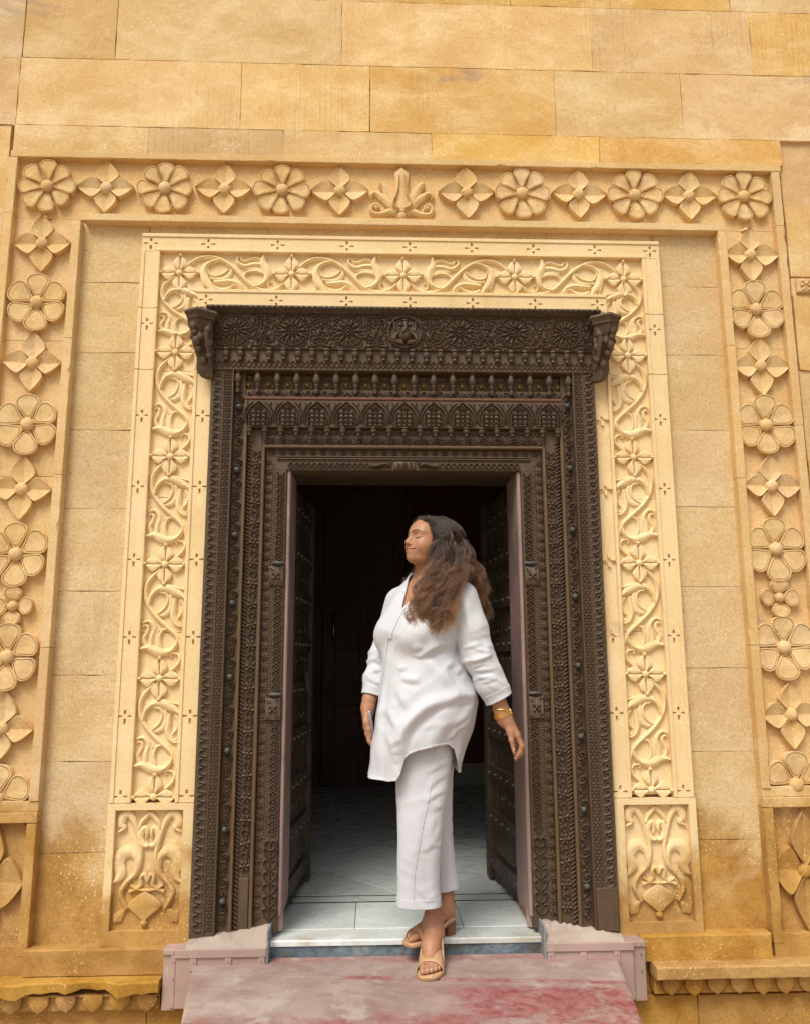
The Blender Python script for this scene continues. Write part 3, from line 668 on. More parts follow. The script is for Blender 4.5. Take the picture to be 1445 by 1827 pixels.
def leafy_S(m, x, y, z, h, w):            # leaves between two flowers
    for q in (-1, 1):
        m.ribbon([(x+q*w*0.15, z-h*0.5), (x+q*w*0.7, z-h*0.15), (x+q*w*0.4, z+h*0.2), (x-q*w*0.1, z+h*0.1)], [0.004,0.009,0.008,0.003], y, 0.005, 0.011, 3)
        m.ribbon([(x, z+h*0.1), (x+q*w*0.6, z+h*0.45), (x+q*w*0.9, z+h*0.35)], [0.004,0.008,0.003], y, 0.004, 0.009, 2)
def carve(name, fn, parent, mat=W):
    m = MB(); fn(m); o = m.build(name, mat, parent, 45); o['kind'] = 'stuff'; return o
def cap_block(m, x0, x1, y, z0, z1):      # small square carved panel that interrupts the inner band
    m.box(x0, x1, y-0.012, y+0.01, z0, z1, 0.003)
    xc, zc = (x0+x1)/2, (z0+z1)/2; flower_mb(m, xc, y-0.012, zc, min(x1-x0, z1-z0)*0.36, 4, 0.008, PI/4)
    for q in (-1, 1):
        for p in (-1, 1): m.ribbon(spiral(xc+q*(x1-x0)*0.30, zc+p*(z1-z0)*0.36, 0.010, 0.003, 0, 5*q, 7), 0.004, y-0.012, 0.003, 0.006, 1)
for s in (-1, 1):
    def sb(a, b_): return sorted((s*a, s*b_))
    lab = 'left' if s < 0 else 'right'
    # outer post
    x0, x1 = sb(0.737, 0.836); P0 = wbox('outer_post', x0, x1, -0.040, 0.10, ZB, 2.40)
    a0, a1 = sb(0.783, 0.830); carve('leaf_carving', lambda m: band_A(m, a0, a1, -0.040, 0.06, 2.37, s), P0)
    if s > 0: wbox('patch_board', 0.745, 0.83, -0.049, -0.038, ZB+0.01, 0.20, W, 0.002, P0)
    b0, b1 = sb(0.745, 0.776); carve('lattice_carving', lambda m: band_B(m, b0, b1, -0.040, 0.06 if s < 0 else 0.20, 2.37), P0)
    c0, c1 = sb(0.7365, 0.7435); wbox('fillet', c0, c1, -0.048, 0.0, ZB+.002, 2.372, W, 0.002, P0)
    c0, c1 = sb(0.777, 0.782); wbox('fillet', c0, c1, -0.045, 0.0, ZB+.002, 2.372, W, 0.0015, P0)
    # deep scroll channel with iron knobs
    x0, x1 = sb(0.690, 0.738); P1 = wbox('scroll_post', x0, x1, -0.010, 0.10, ZB+.003, 2.33)
    d0, d1 = sb(0.694, 0.734); carve('scroll_carving', lambda m: band_C(m, d0, d1, -0.010, 0.06, 2.24), P1)
    for z in ([2.165,1.885,1.605,1.32,1.02,0.73,0.43,0.165] if s < 0 else [2.18,1.90,1.63,1.345,1.06,0.775,0.49,0.20]):
        c = inst('knob', KNOB, None, (s*0.714, -0.012, z), None, (random.uniform(.60,.72),0.7,random.uniform(.60,.72))); put(c, P1)
    x0, x1 = sb(0.676, 0.6895); F1 = wbox('ochre_fillet', x0, x1, -0.030, 0.10, ZB+.004, 2.21, M['woodhi'], 0.003)
    # rope and flower band
    x0, x1 = sb(0.613, 0.6755); P2 = wbox('flower_post', x0, x1, -0.006, 0.10, ZB+.005, 2.0725)
    e0, e1 = sb(0.656, 0.675); carve('rope_carving', lambda m: band_rope(m, e0, e1, -0.006, 0.06, 2.04, s), P2)
    xe = s*0.635; zE = [0.29+0.0855*k for k in range(20)]
    for z in zE:
        c = inst('flower', FL_E, None, (xe, -0.006, z), (0, random.uniform(-.3,.3), 0), None); put(c, P2)
    carve('leaf_carving', lambda m: [leafy_S(m, xe, -0.006, z+0.043, 0.034, 0.018) for z in zE], P2)
    if s < 0: wbox('patch_board', -0.655, -0.616, -0.013, -0.004, ZB+0.01, 0.245, W, 0.002, P2)
    else: carve('leaf_carving', lambda m: [(leafy_S(m, xe, -0.006, z+0.043, 0.034, 0.018), flower_mb(m, xe, -0.006, z, 0.023, 6, 0.011)) for z in (0.12, 0.2055)], P2)
    x0, x1 = sb(0.5985, 0.6125); wbox('ochre_fillet', x0, x1, -0.020, 0.10, ZB+.004, 1.998, M['woodhi'], 0.004)
    # inner post: little flowers, beads, guilloche
    x0, x1 = sb(0.506, 0.598); P3 = wbox('inner_post', x0, x1, 0.006, 0.11, ZB+.006, 1.985)
    xf = s*0.584; z = 0.10
    while z < 1.95:
        c = inst('flower', FL_F, None, (xf, 0.006, z), (0, random.uniform(-.4,.4), 0), None); put(c, P3); z += 0.0415
    carve('bead_carving', lambda m: [band_beads(m, s*0.5665, 0.006, 0.40, 1.93), band_beads(m, s*0.556, 0.006, 0.40, 1.93, 0.0035, 0.012)], P3)
    g0, g1 = sb(0.511, 0.550)
    blocks = [(1.395,1.475),(0.845,0.935)]
    for zz0, zz1 in ((0.40,0.842),(0.962,1.392),(1.502,1.885)): carve('guilloche_carving', lambda m: band_G(m, g0, g1, 0.006, zz0, zz1), P3)
    for zz0, zz1 in blocks:
        carve('block_carving', lambda m: cap_block(m, min(s*0.509,s*0.571), max(s*0.509,s*0.571), 0.006, zz0, zz1), P3)
        m = MB(); rs = []
        for k in range(9):
            t = k/8; r = 0.013*math.sin(PI*(0.15+0.7*t)); x = s*(0.508+0.050*t)
            rs.append([(x, 0.000-r*1.2*math.cos(a)-0.004, zz1+0.013+r*0.7*math.sin(a)) for a in [2*PI*q/8 for q in range(8)]])
        m.rings(rs, True, True); m.build('cushion_capital', M['iron'], P3, 60)
    def vase(m):                           # leafy vase at the foot of the inner post
        xc = s*0.536; y = 0.006
        m.ribbon([(xc, 0.075), (xc, 0.22), (xc, 0.37)], 0.006, y, 0.005, 0.010, 2)
        for z in (0.09, 0.135, 0.18, 0.225, 0.27, 0.315):
            for q in (-1, 1):
                m.ribbon([(xc, z), (xc+q*0.016, z+0.012), (xc+q*0.026, z+0.034), (xc+q*0.014, z+0.040), (xc+q*0.008, z+0.028)], [0.004,0.009,0.009,0.006,0.003], y, 0.005, 0.011, 3)
        for q in (-1, 1): m.ribbon([(xc, 0.345),(xc+q*0.016, 0.352),(xc+q*0.023, 0.372),(xc+q*0.011, 0.383),(xc, 0.372)], [0.006,0.008,0.010,0.009,0.006], y, 0.006, 0.013, 3)
    carve('vase_carving', vase, P3)
    wbox('edge_strip', *sb(0.5555, 0.571), 0.002, 0.05, 0.390, 0.396, W, 0.001, P3)
    # painted lining of the doorway
    x0, x1 = sb(0.489, 0.5055); wbox('painted_lining', x0, x1, 0.015, 0.285, 0.095 if s < 0 else 0.08, 1.893, M['mauve'], 0.004)
    x0, x1 = sb(0.494, 0.520); m = MB(); m.lathe([(0.004,-0.05),(0.017,-0.045),(0.02,-0.02),(0.02,0.02),(0.012,0.03)], (s*0.506, 0.07, 0.075), 10); m.build('pivot_stone', M['pink'], df, 60)
# lintel stack ------------------------------------------------------------
LY = -0.062
FA = wbox('lintel_board', -0.853, 0.858, LY, 0.10, 2.432, 2.597)
m = MB(); rs = []
for i in range(121):
    x = -0.858+1.722*i/120
    rs.append([(x, 0.10, 2.626), (x, -0.092, 2.626), (x, -0.095, 2.618), (x, -0.083, 2.607), (x, -0.068, 2.5975), (x, 0.1, 2.5972)])
m.rings(rs, True, True); CR = m.build('crown_moulding', W, df, 30)
carve('crown_carving', lambda m: [m.add([(x,-0.096,2.6245),(x+0.012,-0.099,2.613),(x+0.0235,-0.096,2.6245),(x+0.012,-0.078,2.601)], [(0,1,2),(0,3,1),(1,3,2)]) for x in np.arange(-0.852, 0.845, 0.0245)], CR)
ROS = [-0.735,-0.487,-0.245,0.243,0.480,0.708]; ZR_ = 2.515
def lintel_rosette(m, n):
    m.ribbon(spiral(0, 0, 0.068, 0.068, 0, 2*PI, 33), 0.006, 0, 0.006, 0.011, 1)
    for k in range(n):
        a = 2*PI*k/n+0.1; ca, sa = math.cos(a), math.sin(a); m.ribbon([(ca*0.030, sa*0.030),(ca*0.046, sa*0.046),(ca*0.054, sa*0.054)], [0.008,0.019 if n < 14 else 0.014,0.005], 0, 0.007, 0.014, 2)
    for k in range(2*n):
        a = PI*k/n+0.1+PI/n; ca, sa = math.cos(a), math.sin(a); m.ribbon([(ca*0.050, sa*0.050),(ca*0.060, sa*0.060),(ca*0.065, sa*0.065)], [0.006,0.0105,0.003], 0, 0.004, 0.009, 2)
    m.ribbon(spiral(0, 0, 0.0265, 0.0265, 0, 2*PI, 21), 0.005, 0, 0.008, 0.015, 1)
    for k in range(8):
        a = 2*PI*k/8; m.dome(0.016*math.cos(a), 0, 0.016*math.sin(a), 0.0055, 0.013, 6)
    m.dome(0, 0, 0, 0.008, 0.016, 8)
LR = [shared('rosette', lambda m: lintel_rosette(m, n)) for n in (14, 12, 11)]
for k, x in enumerate(ROS):
    c = inst('lintel_rosette', LR[(0,1,2,2,1,0)[k]], None, (x, LY, ZR_), (0, random.uniform(-.2,.2), 0), None); put(c, FA)
def filler(m):
    """scrolling leaves between the rosettes of the lintel"""
    mids = [-0.845]+ROS[:3]+[0.0]+ROS[3:]+[0.85]
    for a, b_ in zip(mids[:-1], mids[1:]):
        xm = (a+b_)/2 if abs(b_-a) > 0.15 else (a if a < -0.8 else b_)*0.5+((a+b_)/2)*0.5
        for q in (-1, 1):
            for p in (-1, 1):
                x, z = xm+q*0.022, ZR_+p*0.048
                m.ribbon(spiral(x, z, 0.020, 0.004, PI/2*p, PI/2*p+q*p*2.2*PI, 12), 0.0055, LY, 0.006, 0.012, 1)
                m.ribbon([(xm, ZR_+p*0.008),(xm+q*0.012, ZR_+p*0.022),(xm+q*0.004, ZR_+p*0.036)], [0.004,0.010,0.004], LY, 0.006, 0.012, 3)
                m.ribbon([(xm+q*0.004, ZR_+p*0.064),(xm+q*0.03, ZR_+p*0.070),(xm+q*0.052, ZR_+p*0.073)], [0.004,0.010,0.003], LY, 0.005, 0.011, 3)
                m.ribbon([(xm+q*0.028, ZR_+p*0.006),(xm+q*0.044, ZR_+p*0.028),(xm+q*0.038, ZR_+p*0.042)], [0.003,0.009,0.003], LY, 0.005, 0.010, 3)
                for e in range(3): m.dome(xm+q*(0.012+0.011*e), LY, ZR_+p*(0.030-0.010*e), 0.0042, 0.009, 5)
        m.dome(xm, LY, ZR_, 0.008, 0.012, 7)
    for k, x in enumerate(ROS):
        for q in range(16):
            a = 2*PI*q/16; rr = 0.077
            if abs(math.sin(a)*rr) < 0.074: m.ribbon([(x+rr*math.cos(a), ZR_+rr*math.sin(a)),(x+(rr+0.006)*math.cos(a+0.12), ZR_+(rr+0.006)*math.sin(a+0.12))], [0.009,0.004], LY, 0.004, 0.009, 1)
    rl = random.Random(3); pts = []
    for _ in range(9000):
        x, z = rl.uniform(-0.845, 0.85), rl.uniform(2.445, 2.588)
        if min(math.hypot(x-q, z-ZR_) for q in ROS) < 0.073 or math.hypot(x-0.002, z-ZR_) < 0.080: continue
        if any(abs(x-a) < 0.0115 and abs(z-b_) < 0.0105 for a, b_ in pts): continue
        pts.append((x, z)); a = rl.uniform(0, 2*PI); ca, sa = math.cos(a), math.sin(a)
        m.ribbon([(x-ca*0.0085, z-sa*0.0085), (x+sa*0.002, z-ca*0.002), (x+ca*0.0085, z+sa*0.0085)], [0.002,0.0085,0.002], LY, 0.0035, 0.009, 2)
    for x in np.arange(-0.84, 0.85, 0.0175): m.dome(x, LY, 2.4385, 0.0045, 0.007, 5)
carve('scroll_carving', filler, FA)
# seated figure in the middle medallion
md = MB(); md.ribbon(spiral(0.002, ZR_-0.003, 0.072, 0.072, 0, 2*PI, 37), 0.011, LY, 0.010, 0.016, 1); MD = md.build('medallion_ring', W, FA, 50)
fg = MB()
def blob(m, x, z, rx, rz, h, n=12):
    m.lathe([(1,-0.05),(1,0.15),(0.9,0.5),(0.66,0.8),(0.33,0.96),(0.02,1.0)], (0,0,0), n, 'Y'); k = 6*n
    m.v[-k:] = [(x+a*rx, LY+b_*h, z+c*rz) for a, b_, c in m.v[-k:]]
x, z = 0.002, ZR_-0.006
blob(fg, x, z-0.016, 0.031, 0.028, 0.034); blob(fg, x, z+0.012, 0.024, 0.018, 0.026); blob(fg, x, z+0.036, 0.0155, 0.0185, 0.032); blob(fg, x, z+0.056, 0.017, 0.008, 0.024)
for q in (-1, 1):
    blob(fg, x+q*0.019, z+0.037, 0.010, 0.014, 0.018)
    fg.tube([(x+q*0.02, LY-0.016, z+0.018),(x+q*0.042, LY-0.018, z+0.004),(x+q*0.046, LY-0.020, z+0.032)], [0.0075,0.007,0.006], 7)
    fg.tube([(x+q*0.018, LY-0.014, z+0.010),(x+q*0.040, LY-0.016, z-0.012),(x+q*0.050, LY-0.020, z-0.034)], [0.008,0.0075,0.006], 7)
    fg.tube([(x+q*0.012, LY-0.010, z-0.038),(x+q*0.045, LY-0.016, z-0.044),(x+q*0.008, LY-0.020, z-0.052)], [0.010,0.010,0.007], 7)
    blob(fg, x+q*0.045, z+0.040, 0.008, 0.010, 0.02)
fg.tube([(x, LY-0.030, z+0.032),(x+0.002, LY-0.034, z+0.016),(x-0.006, LY-0.038, z-0.002),(x-0.016, LY-0.036, z-0.008)], [0.006,0.0055,0.005,0.004], 7)
put(fg.build('seated_figure', W, None, 60), MD)
# pendants under the lintel
PB = wbox('lattice_board', -0.838, 0.842, -0.050, 0.10, 2.334, 2.4315)
carve('lattice_carving', lambda m: [m.ribbon([(x, 2.346+0.008*(k % 2)), (x+0.011, 2.354-0.008*(k % 2)+0.008*(1-k % 2))], 0.005, -0.050, 0.004, 0.008, 1) for k, x in enumerate(np.arange(-0.83, 0.83, 0.0112))]+
      [m.ribbon([(x, 2.362), (x+0.010, 2.376), (x+0.02, 2.362)], [0.004,0.009,0.004], -0.050, 0.004, 0.007, 2) for x in np.arange(-0.83, 0.82, 0.021)], PB)
for k in range(28):
    c = inst('pendant', PEND, None, (-0.832+1.668*k/27, -0.062, 2.4325), (0,0,random.random()), (1,1,random.uniform(.96,1.05))); put(c, FA)
# row of balusters and brass bosses in a deep recess
RB = wbox('recess_board', -0.737, 0.737, 0.018, 0.10, 2.225, 2.334)
for k in range(18):
    x = -0.722+1.444*k/17
    c = inst('baluster', BALU, None, (x, -0.028, 2.331), (0,0,random.random()), (1,1,random.uniform(.97,1.02))); put(c, RB)
    if k < 17:
        c = inst('brass_boss', BOSSB, None, (x+0.0425, 0.016, 2.272), (0, random.random(), 0), None); put(c, RB)
        c = inst('brass_boss', BOSSB, None, (x+0.0425, 0.016, 2.312), None, (0.75,0.6,0.4)); put(c, RB)
SB = wbox('scroll_board', -0.689, 0.689, -0.014, 0.10, 2.2105, 2.248)
def strip_scroll(m, x0, x1, z, y, w, step):
    k = 0
    for x in np.arange(x0, x1, step):
        q = 1 if k % 2 else -1; k += 1
        m.ribbon(spiral(x, z+q*w*0.15, w*0.85, w*0.2, 0, q*2.2*PI, 10), 0.0045, y, 0.005, 0.010, 1)
        m.ribbon([(x+step*0.3, z-q*w*0.8), (x+step*0.55, z), (x+step*0.7, z+q*w*0.8)], [0.003,0.007,0.003], y, 0.004, 0.008, 2)
carve('scroll_carving', lambda m: strip_scroll(m, -0.672, 0.68, 2.229, -0.014, 0.014, 0.036), SB)
wbox('red_fillet', -0.6885, 0.6885, -0.034, 0.10, 2.1965, 2.2103, M['woodrd'], 0.004)
# frieze of arched niches
NB = wbox('niche_board', -0.6755, 0.6755, -0.030, 0.10, 2.073, 2.1963)
def niche(m):
    m.ribbon([(-0.052,-0.052),(-0.056,-0.020),(-0.040,0.018),(-0.016,0.038),(0,0.050),(0.016,0.038),(0.040,0.018),(0.056,-0.020),(0.052,-0.052)], 0.0065, 0, 0.006, 0.013, 3)
    for z, w in ((-0.042,0.040),(-0.022,0.038),(-0.002,0.033),(0.014,0.024)): m.ribbon([(-w,z+0.002),(0,z-0.003),(w,z+0.002)], 0.0065, 0, 0.008, 0.017, 3)
    for x in (-0.022, 0, 0.022):
        for z in (-0.050,-0.032,-0.012,0.006):
            m.box(x-0.009, x+0.009, -0.011, 0.001, z-0.007, z+0.007, 0.003)
    for q in (-1, 1):
        m.ribbon([(q*0.040,-0.054),(q*0.042,-0.02),(q*0.030,0.016)], [0.008,0.010,0.006], 0, 0.007, 0.014, 3)
        for a in (0.35, 0.8, 1.2): m.ribbon([(0,0.018),(q*0.012*math.cos(a)*1.6, 0.018+0.020*math.sin(a))], [0.003,0.009], 0, 0.006, 0.013, 1)
        m.ribbon(spiral(q*0.064, -0.030, 0.014, 0.004, PI/2, PI/2+q*2*PI, 9), 0.0045, 0, 0.005, 0.011, 1)
        m.ribbon([(q*0.063,-0.012),(q*0.060,0.014),(q*0.050,0.034),(q*0.058,0.048)], [0.004,0.009,0.008,0.003], 0, 0.005, 0.011, 3)
        m.ribbon([(q*0.060,0.006),(q*0.044,0.036),(q*0.026,0.050)], [0.003,0.007,0.003], 0, 0.004, 0.009, 3)
    m.ribbon([(0,0.020),(0,0.044)], [0.004,0.010], 0, 0.006, 0.014, 1)
NM = shared('niche', niche)
for k in range(-5, 6):
    c = inst('arched_niche', NM, None, (k*0.1255, -0.030, 2.136), None, (0.94,1,1)); put(c, NB)
for k in range(21):
    c = inst('pendant', PEND, None, (-0.665+1.33*k/20, -0.036, 2.0735), (0,0,random.random()), (0.85,0.85,0.72)); put(c, NB)
HB = wbox('flower_head_board', -0.6125, 0.6125, -0.006, 0.10, 1.9985, 2.0725)
for k in range(26):
    x = -0.59+1.18*k/25
    c = inst('flower', FL_F, None, (x, -0.006, 2.018), (0, random.uniform(-.4,.4), 0), (1.15,1,1.15)); put(c, HB)
carve('leaf_carving', lambda m: [leafy_S(m, -0.566+1.18*k/25, -0.006, 2.018, 0.022, 0.009) for k in range(25)]+[m.ribbon([(x,2.044),(x+0.01,2.056),(x+0.02,2.044)], 0.005, -0.006, 0.004, 0.009, 2) for x in np.arange(-0.6,0.59,0.02)], HB)
wbox('ochre_fillet', -0.6127, 0.6127, -0.020, 0.10, 1.9855, 1.9983, M['woodhi'], 0.004)
IH = wbox('inner_head_board', -0.5975, 0.5975, 0.005, 0.11, 1.892, 1.985)
for k in range(27):
    x = -0.57+1.14*k/26
    c = inst('flower', FL_F, None, (x, 0.005, 1.968), (0, random.uniform(-.4,.4), 0), (0.9,1,0.9)); put(c, IH)
def head_carving(m):
    for z in (1.952, 1.942):
        m.box(-0.548, 0.548, -0.003, 0.01, z-0.003, z+0.002, 0.001)
    for x in np.arange(-0.54, 0.54, 0.011): m.dome(x, 0.005, 1.9335, 0.0035, 0.005, 5)
    n = 300; X = np.linspace(-0.535, 0.535, n)
    for a, b_ in ((-0.50,-0.145),(0.145,0.50)):
        for ph in (0, PI): m.ribbon([(x, 1.912+0.012*math.sin(2*PI*x/0.05+ph)) for x in np.linspace(a, b_, 60)], 0.0055, 0.005, 0.005, 0.010, 1)
        for x in np.arange(a+0.012, b_, 0.025): m.dome(x, 0.005, 1.912, 0.0045, 0.009, 6)
    m.box(-0.045, 0.045, -0.008, 0.01, 1.896, 1.929, 0.003); flower_mb(m, 0, -0.008, 1.9125, 0.014, 8, 0.008)
    for q in (-1, 1):
        for e in range(3): m.ribbon(spiral(q*(0.026), 1.904+0.008*e, 0.006, 0.002, 0, 5*q, 6), 0.003, -0.008, 0.003, 0.006, 1)
        m.ribbon([(q*0.06,1.908),(q*0.085,1.918),(q*0.115,1.910),(q*0.145,1.908)], [0.012,0.018,0.012,0.003], 0.005, 0.008, 0.020, 3)   # carved birds
        m.dome(q*0.063, 0.005, 1.922, 0.0075, 0.022, 8)
        m.ribbon([(q*0.09,1.904),(q*0.12,1.898),(q*0.15,1.899)], [0.004,0.006,0.002], 0.005, 0.006, 0.012, 2)
carve('head_carving', head_carving, IH)
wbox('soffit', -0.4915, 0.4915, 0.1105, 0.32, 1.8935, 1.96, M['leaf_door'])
# corner brackets carrying the lintel ends
for s in (-1, 1):
    # each bracket leans outwards from the lintel end; profile in the (outward, z) plane, pulled along the bracket's depth
    def bp_(o, d, z): return (s*(0.815+o), -0.02-d, z)
    m = MB()
    top = [(0.01,0.0),(0.07,0.02),(0.115,0.125),(0.062,0.155),(-0.005,0.11)]
    rs = []
    for k, z in ((1.06,2.555),(1.10,2.548),(1.10,2.538),(0.97,2.528),(0.93,2.515)): rs.append([bp_(0.06+(o-0.06)*k, 0.09+(d-0.09)*k, z) for o, d in top])
    m.rings(rs, True, True); BR = m.build('corner_bracket', W, df, 30)
    m = MB(); prof = [(2.516,1.0,1.0),(2.49,0.97,0.95),(2.465,0.86,0.80),(2.445,0.90,0.82),(2.42,0.78,0.66),(2.395,0.72,0.55),(2.37,0.66,0.50),(2.345,0.66,0.46),(2.325,0.68,0.44),(2.30,0.60,0.36),(2.285,0.46,0.28)]
    rs = []
    for z, k, kd in prof: rs.append([bp_(0.012+o*k*0.86, 0.004+d*kd*0.9, z) for o, d in top])
    m.rings(rs, True, True); m.build('bracket_body', W, BR, 30)
    m = MB()
    for o, d, z, r in ((0.115,0.155,2.487,0.021),(0.112,0.150,2.462,0.016),(0.10,0.135,2.428,0.022),(0.092,0.118,2.395,0.018),(0.07,0.085,2.352,0.020),(0.055,0.06,2.318,0.014),(0.035,0.15,2.47,0.018),(0.03,0.12,2.42,0.020),(0.03,0.10,2.37,0.016),(0.075,0.15,2.44,0.015),(0.128,0.12,2.45,0.014),(0.105,0.085,2.40,0.014),(0.045,0.05,2.292,0.011)):
        px_, py_, pz_ = bp_(o*0.72, d*0.74, z); k0 = len(m.v)
        m.lathe([(0.15,-1.0),(0.7,-0.7),(1,0),(0.7,0.7),(0.15,1.0)], (0,0,0), 9)
        m.v[k0:] = [(px_+a*r, py_+b_*r*0.9, pz_+c*r*1.15) for a, b_, c in m.v[k0:]]
    m.tube([bp_(0.02,0.105,2.50),bp_(0.03,0.112,2.455),bp_(0.025,0.09,2.40),bp_(0.018,0.052,2.33)], [0.010,0.013,0.012,0.008], 7)
    m.tube([bp_(0.092,0.075,2.50),bp_(0.09,0.075,2.45),bp_(0.075,0.052,2.39),bp_(0.055,0.022,2.32)], [0.009,0.012,0.012,0.007], 7)
    m.build('bracket_figure', W, BR, 50)
    m = MB()
    for k in range(5):
        for j in range(10):
            a, b_ = top[k], top[(k+1) % 5]; t = (j+0.5)/10; px_, py_, pz_ = bp_(0.06+(a[0]+(b_[0]-a[0])*t-0.06)*1.10, 0.09+(a[1]+(b_[1]-a[1])*t-0.09)*1.10, 2.543); k0 = len(m.v)
            m.lathe([(0.2,-1),(1,0),(0.2,1)], (0,0,0), 6); m.v[k0:] = [(px_+x_*0.0055, py_+y_*0.0055, pz_+z_*0.007) for x_, y_, z_ in m.v[k0:]]
    m.build('bracket_beads', W, BR, 40)['kind'] = 'stuff'

df.location.y += 0.025          # seat the whole frame in the wall
for o_, dz in ((FA, -0.016), (CR, -0.022), (PB, -0.010)): o_.location.z += dz

# ------------------------------------------------------------------ door leaves standing open into the room
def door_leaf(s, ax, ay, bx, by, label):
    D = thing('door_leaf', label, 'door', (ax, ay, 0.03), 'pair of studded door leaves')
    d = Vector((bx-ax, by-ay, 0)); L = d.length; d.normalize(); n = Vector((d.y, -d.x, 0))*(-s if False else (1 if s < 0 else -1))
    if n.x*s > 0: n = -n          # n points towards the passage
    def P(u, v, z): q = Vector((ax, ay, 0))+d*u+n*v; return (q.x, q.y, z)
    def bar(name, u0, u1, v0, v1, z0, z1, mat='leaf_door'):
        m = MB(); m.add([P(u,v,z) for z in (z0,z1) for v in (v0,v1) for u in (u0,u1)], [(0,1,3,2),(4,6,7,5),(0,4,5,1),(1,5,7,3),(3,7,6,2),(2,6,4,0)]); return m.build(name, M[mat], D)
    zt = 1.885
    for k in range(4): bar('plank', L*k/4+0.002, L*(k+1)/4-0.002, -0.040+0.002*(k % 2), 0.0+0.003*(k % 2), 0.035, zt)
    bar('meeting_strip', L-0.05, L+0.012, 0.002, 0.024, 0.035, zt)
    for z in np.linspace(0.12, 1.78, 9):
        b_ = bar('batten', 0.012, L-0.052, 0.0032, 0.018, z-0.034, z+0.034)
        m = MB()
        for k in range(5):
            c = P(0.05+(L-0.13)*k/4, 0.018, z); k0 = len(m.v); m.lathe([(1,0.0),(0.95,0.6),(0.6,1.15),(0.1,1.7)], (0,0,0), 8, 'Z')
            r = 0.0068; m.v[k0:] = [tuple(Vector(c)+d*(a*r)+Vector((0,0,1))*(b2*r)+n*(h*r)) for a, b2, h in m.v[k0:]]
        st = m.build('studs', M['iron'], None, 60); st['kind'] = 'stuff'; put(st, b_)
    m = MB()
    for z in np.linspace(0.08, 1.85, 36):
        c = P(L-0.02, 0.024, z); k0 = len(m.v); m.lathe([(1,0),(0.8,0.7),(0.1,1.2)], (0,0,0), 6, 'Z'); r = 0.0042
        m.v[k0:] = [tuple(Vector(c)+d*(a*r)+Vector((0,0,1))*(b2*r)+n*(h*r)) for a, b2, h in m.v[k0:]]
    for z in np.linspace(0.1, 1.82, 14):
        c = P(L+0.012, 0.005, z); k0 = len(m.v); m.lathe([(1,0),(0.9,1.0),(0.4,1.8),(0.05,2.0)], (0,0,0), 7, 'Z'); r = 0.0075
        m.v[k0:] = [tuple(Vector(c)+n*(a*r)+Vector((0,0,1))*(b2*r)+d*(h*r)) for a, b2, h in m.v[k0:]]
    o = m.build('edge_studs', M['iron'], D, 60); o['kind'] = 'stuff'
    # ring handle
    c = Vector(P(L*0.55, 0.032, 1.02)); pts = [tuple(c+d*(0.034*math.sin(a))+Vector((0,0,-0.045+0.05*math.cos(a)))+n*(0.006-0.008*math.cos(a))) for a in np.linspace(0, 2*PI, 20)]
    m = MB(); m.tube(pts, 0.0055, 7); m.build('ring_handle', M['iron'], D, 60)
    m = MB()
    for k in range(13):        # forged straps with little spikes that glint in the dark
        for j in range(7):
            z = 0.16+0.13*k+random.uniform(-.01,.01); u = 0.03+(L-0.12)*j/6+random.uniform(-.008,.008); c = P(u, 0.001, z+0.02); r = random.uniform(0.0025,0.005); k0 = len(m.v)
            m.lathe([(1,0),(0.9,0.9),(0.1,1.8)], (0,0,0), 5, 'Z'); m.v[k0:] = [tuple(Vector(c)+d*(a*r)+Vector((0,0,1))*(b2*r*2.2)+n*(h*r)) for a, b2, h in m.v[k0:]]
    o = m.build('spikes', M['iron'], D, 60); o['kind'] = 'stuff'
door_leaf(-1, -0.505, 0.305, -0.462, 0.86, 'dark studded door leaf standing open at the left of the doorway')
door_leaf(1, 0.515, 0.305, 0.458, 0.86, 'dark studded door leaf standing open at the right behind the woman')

# ------------------------------------------------------------------ the dark room behind
def shell(name, pts, mat, label):
    m = MB(); m.add(pts, [(0,1,2,3)]); o = m.build(name, mat); tag(o, label, kind='structure'); return o
RX, RY, RZ = 2.0, 3.86, 3.1
shell('room_wall_back', [(-RX,RY,0),(RX,RY,0),(RX,RY,RZ),(-RX,RY,RZ)], M['maroon'], 'maroon back wall of the dark room')
shell('room_wall_left', [(-RX,0.42,0),(-RX,RY,0),(-RX,RY,RZ),(-RX,0.42,RZ)], M['maroon'], 'maroon left wall of the dark room')
shell('room_wall_right', [(RX,0.42,0),(RX,RY,0),(RX,RY,RZ),(RX,0.42,RZ)], M['maroon'], 'maroon right wall of the dark room')
shell('room_ceiling', [(-RX,0.42,RZ),(RX,0.42,RZ),(RX,RY,RZ),(-RX,RY,RZ)], M['ceil'], 'ceiling of the dark room')
for nm, q in (('room_wall_front', [(-RX,0.425,0),(-0.60,0.425,0),(-0.60,0.425,RZ),(-RX,0.425,RZ)]), ('room_wall_front', [(0.60,0.425,0),(RX,0.425,0),(RX,0.425,RZ),(0.60,0.425,RZ)]), ('room_wall_front', [(-0.60,0.425,1.965),(0.60,0.425,1.965),(0.60,0.425,RZ),(-0.60,0.425,RZ)])):
    shell(nm, q, M['maroon'], 'inside face of the front wall')
for s in (-1, 1):
    x0, x1 = sorted((s*0.5065, s*0.87)); m = MB(); m.box(x0, x1, 0.112, 0.42, -0.03, 2.6); put(m.build('reveal', M['mortar'], None), wall)
m = MB(); m.box(-0.506, 0.506, 0.325, 0.42, 1.962, 2.6); m.box(-0.86,0.86,0.112,0.324,1.97,2.6); put(m.build('reveal', M['mortar'], None), wall)
for x0, x1 in ((-RX,-0.66),(0.24,RX)):
    m = MB(); m.box(x0, x1, RY-0.02, RY-0.001, 0.02, 0.20, 0.004); tag(m.build('skirting', M['skirt']), kind='structure')
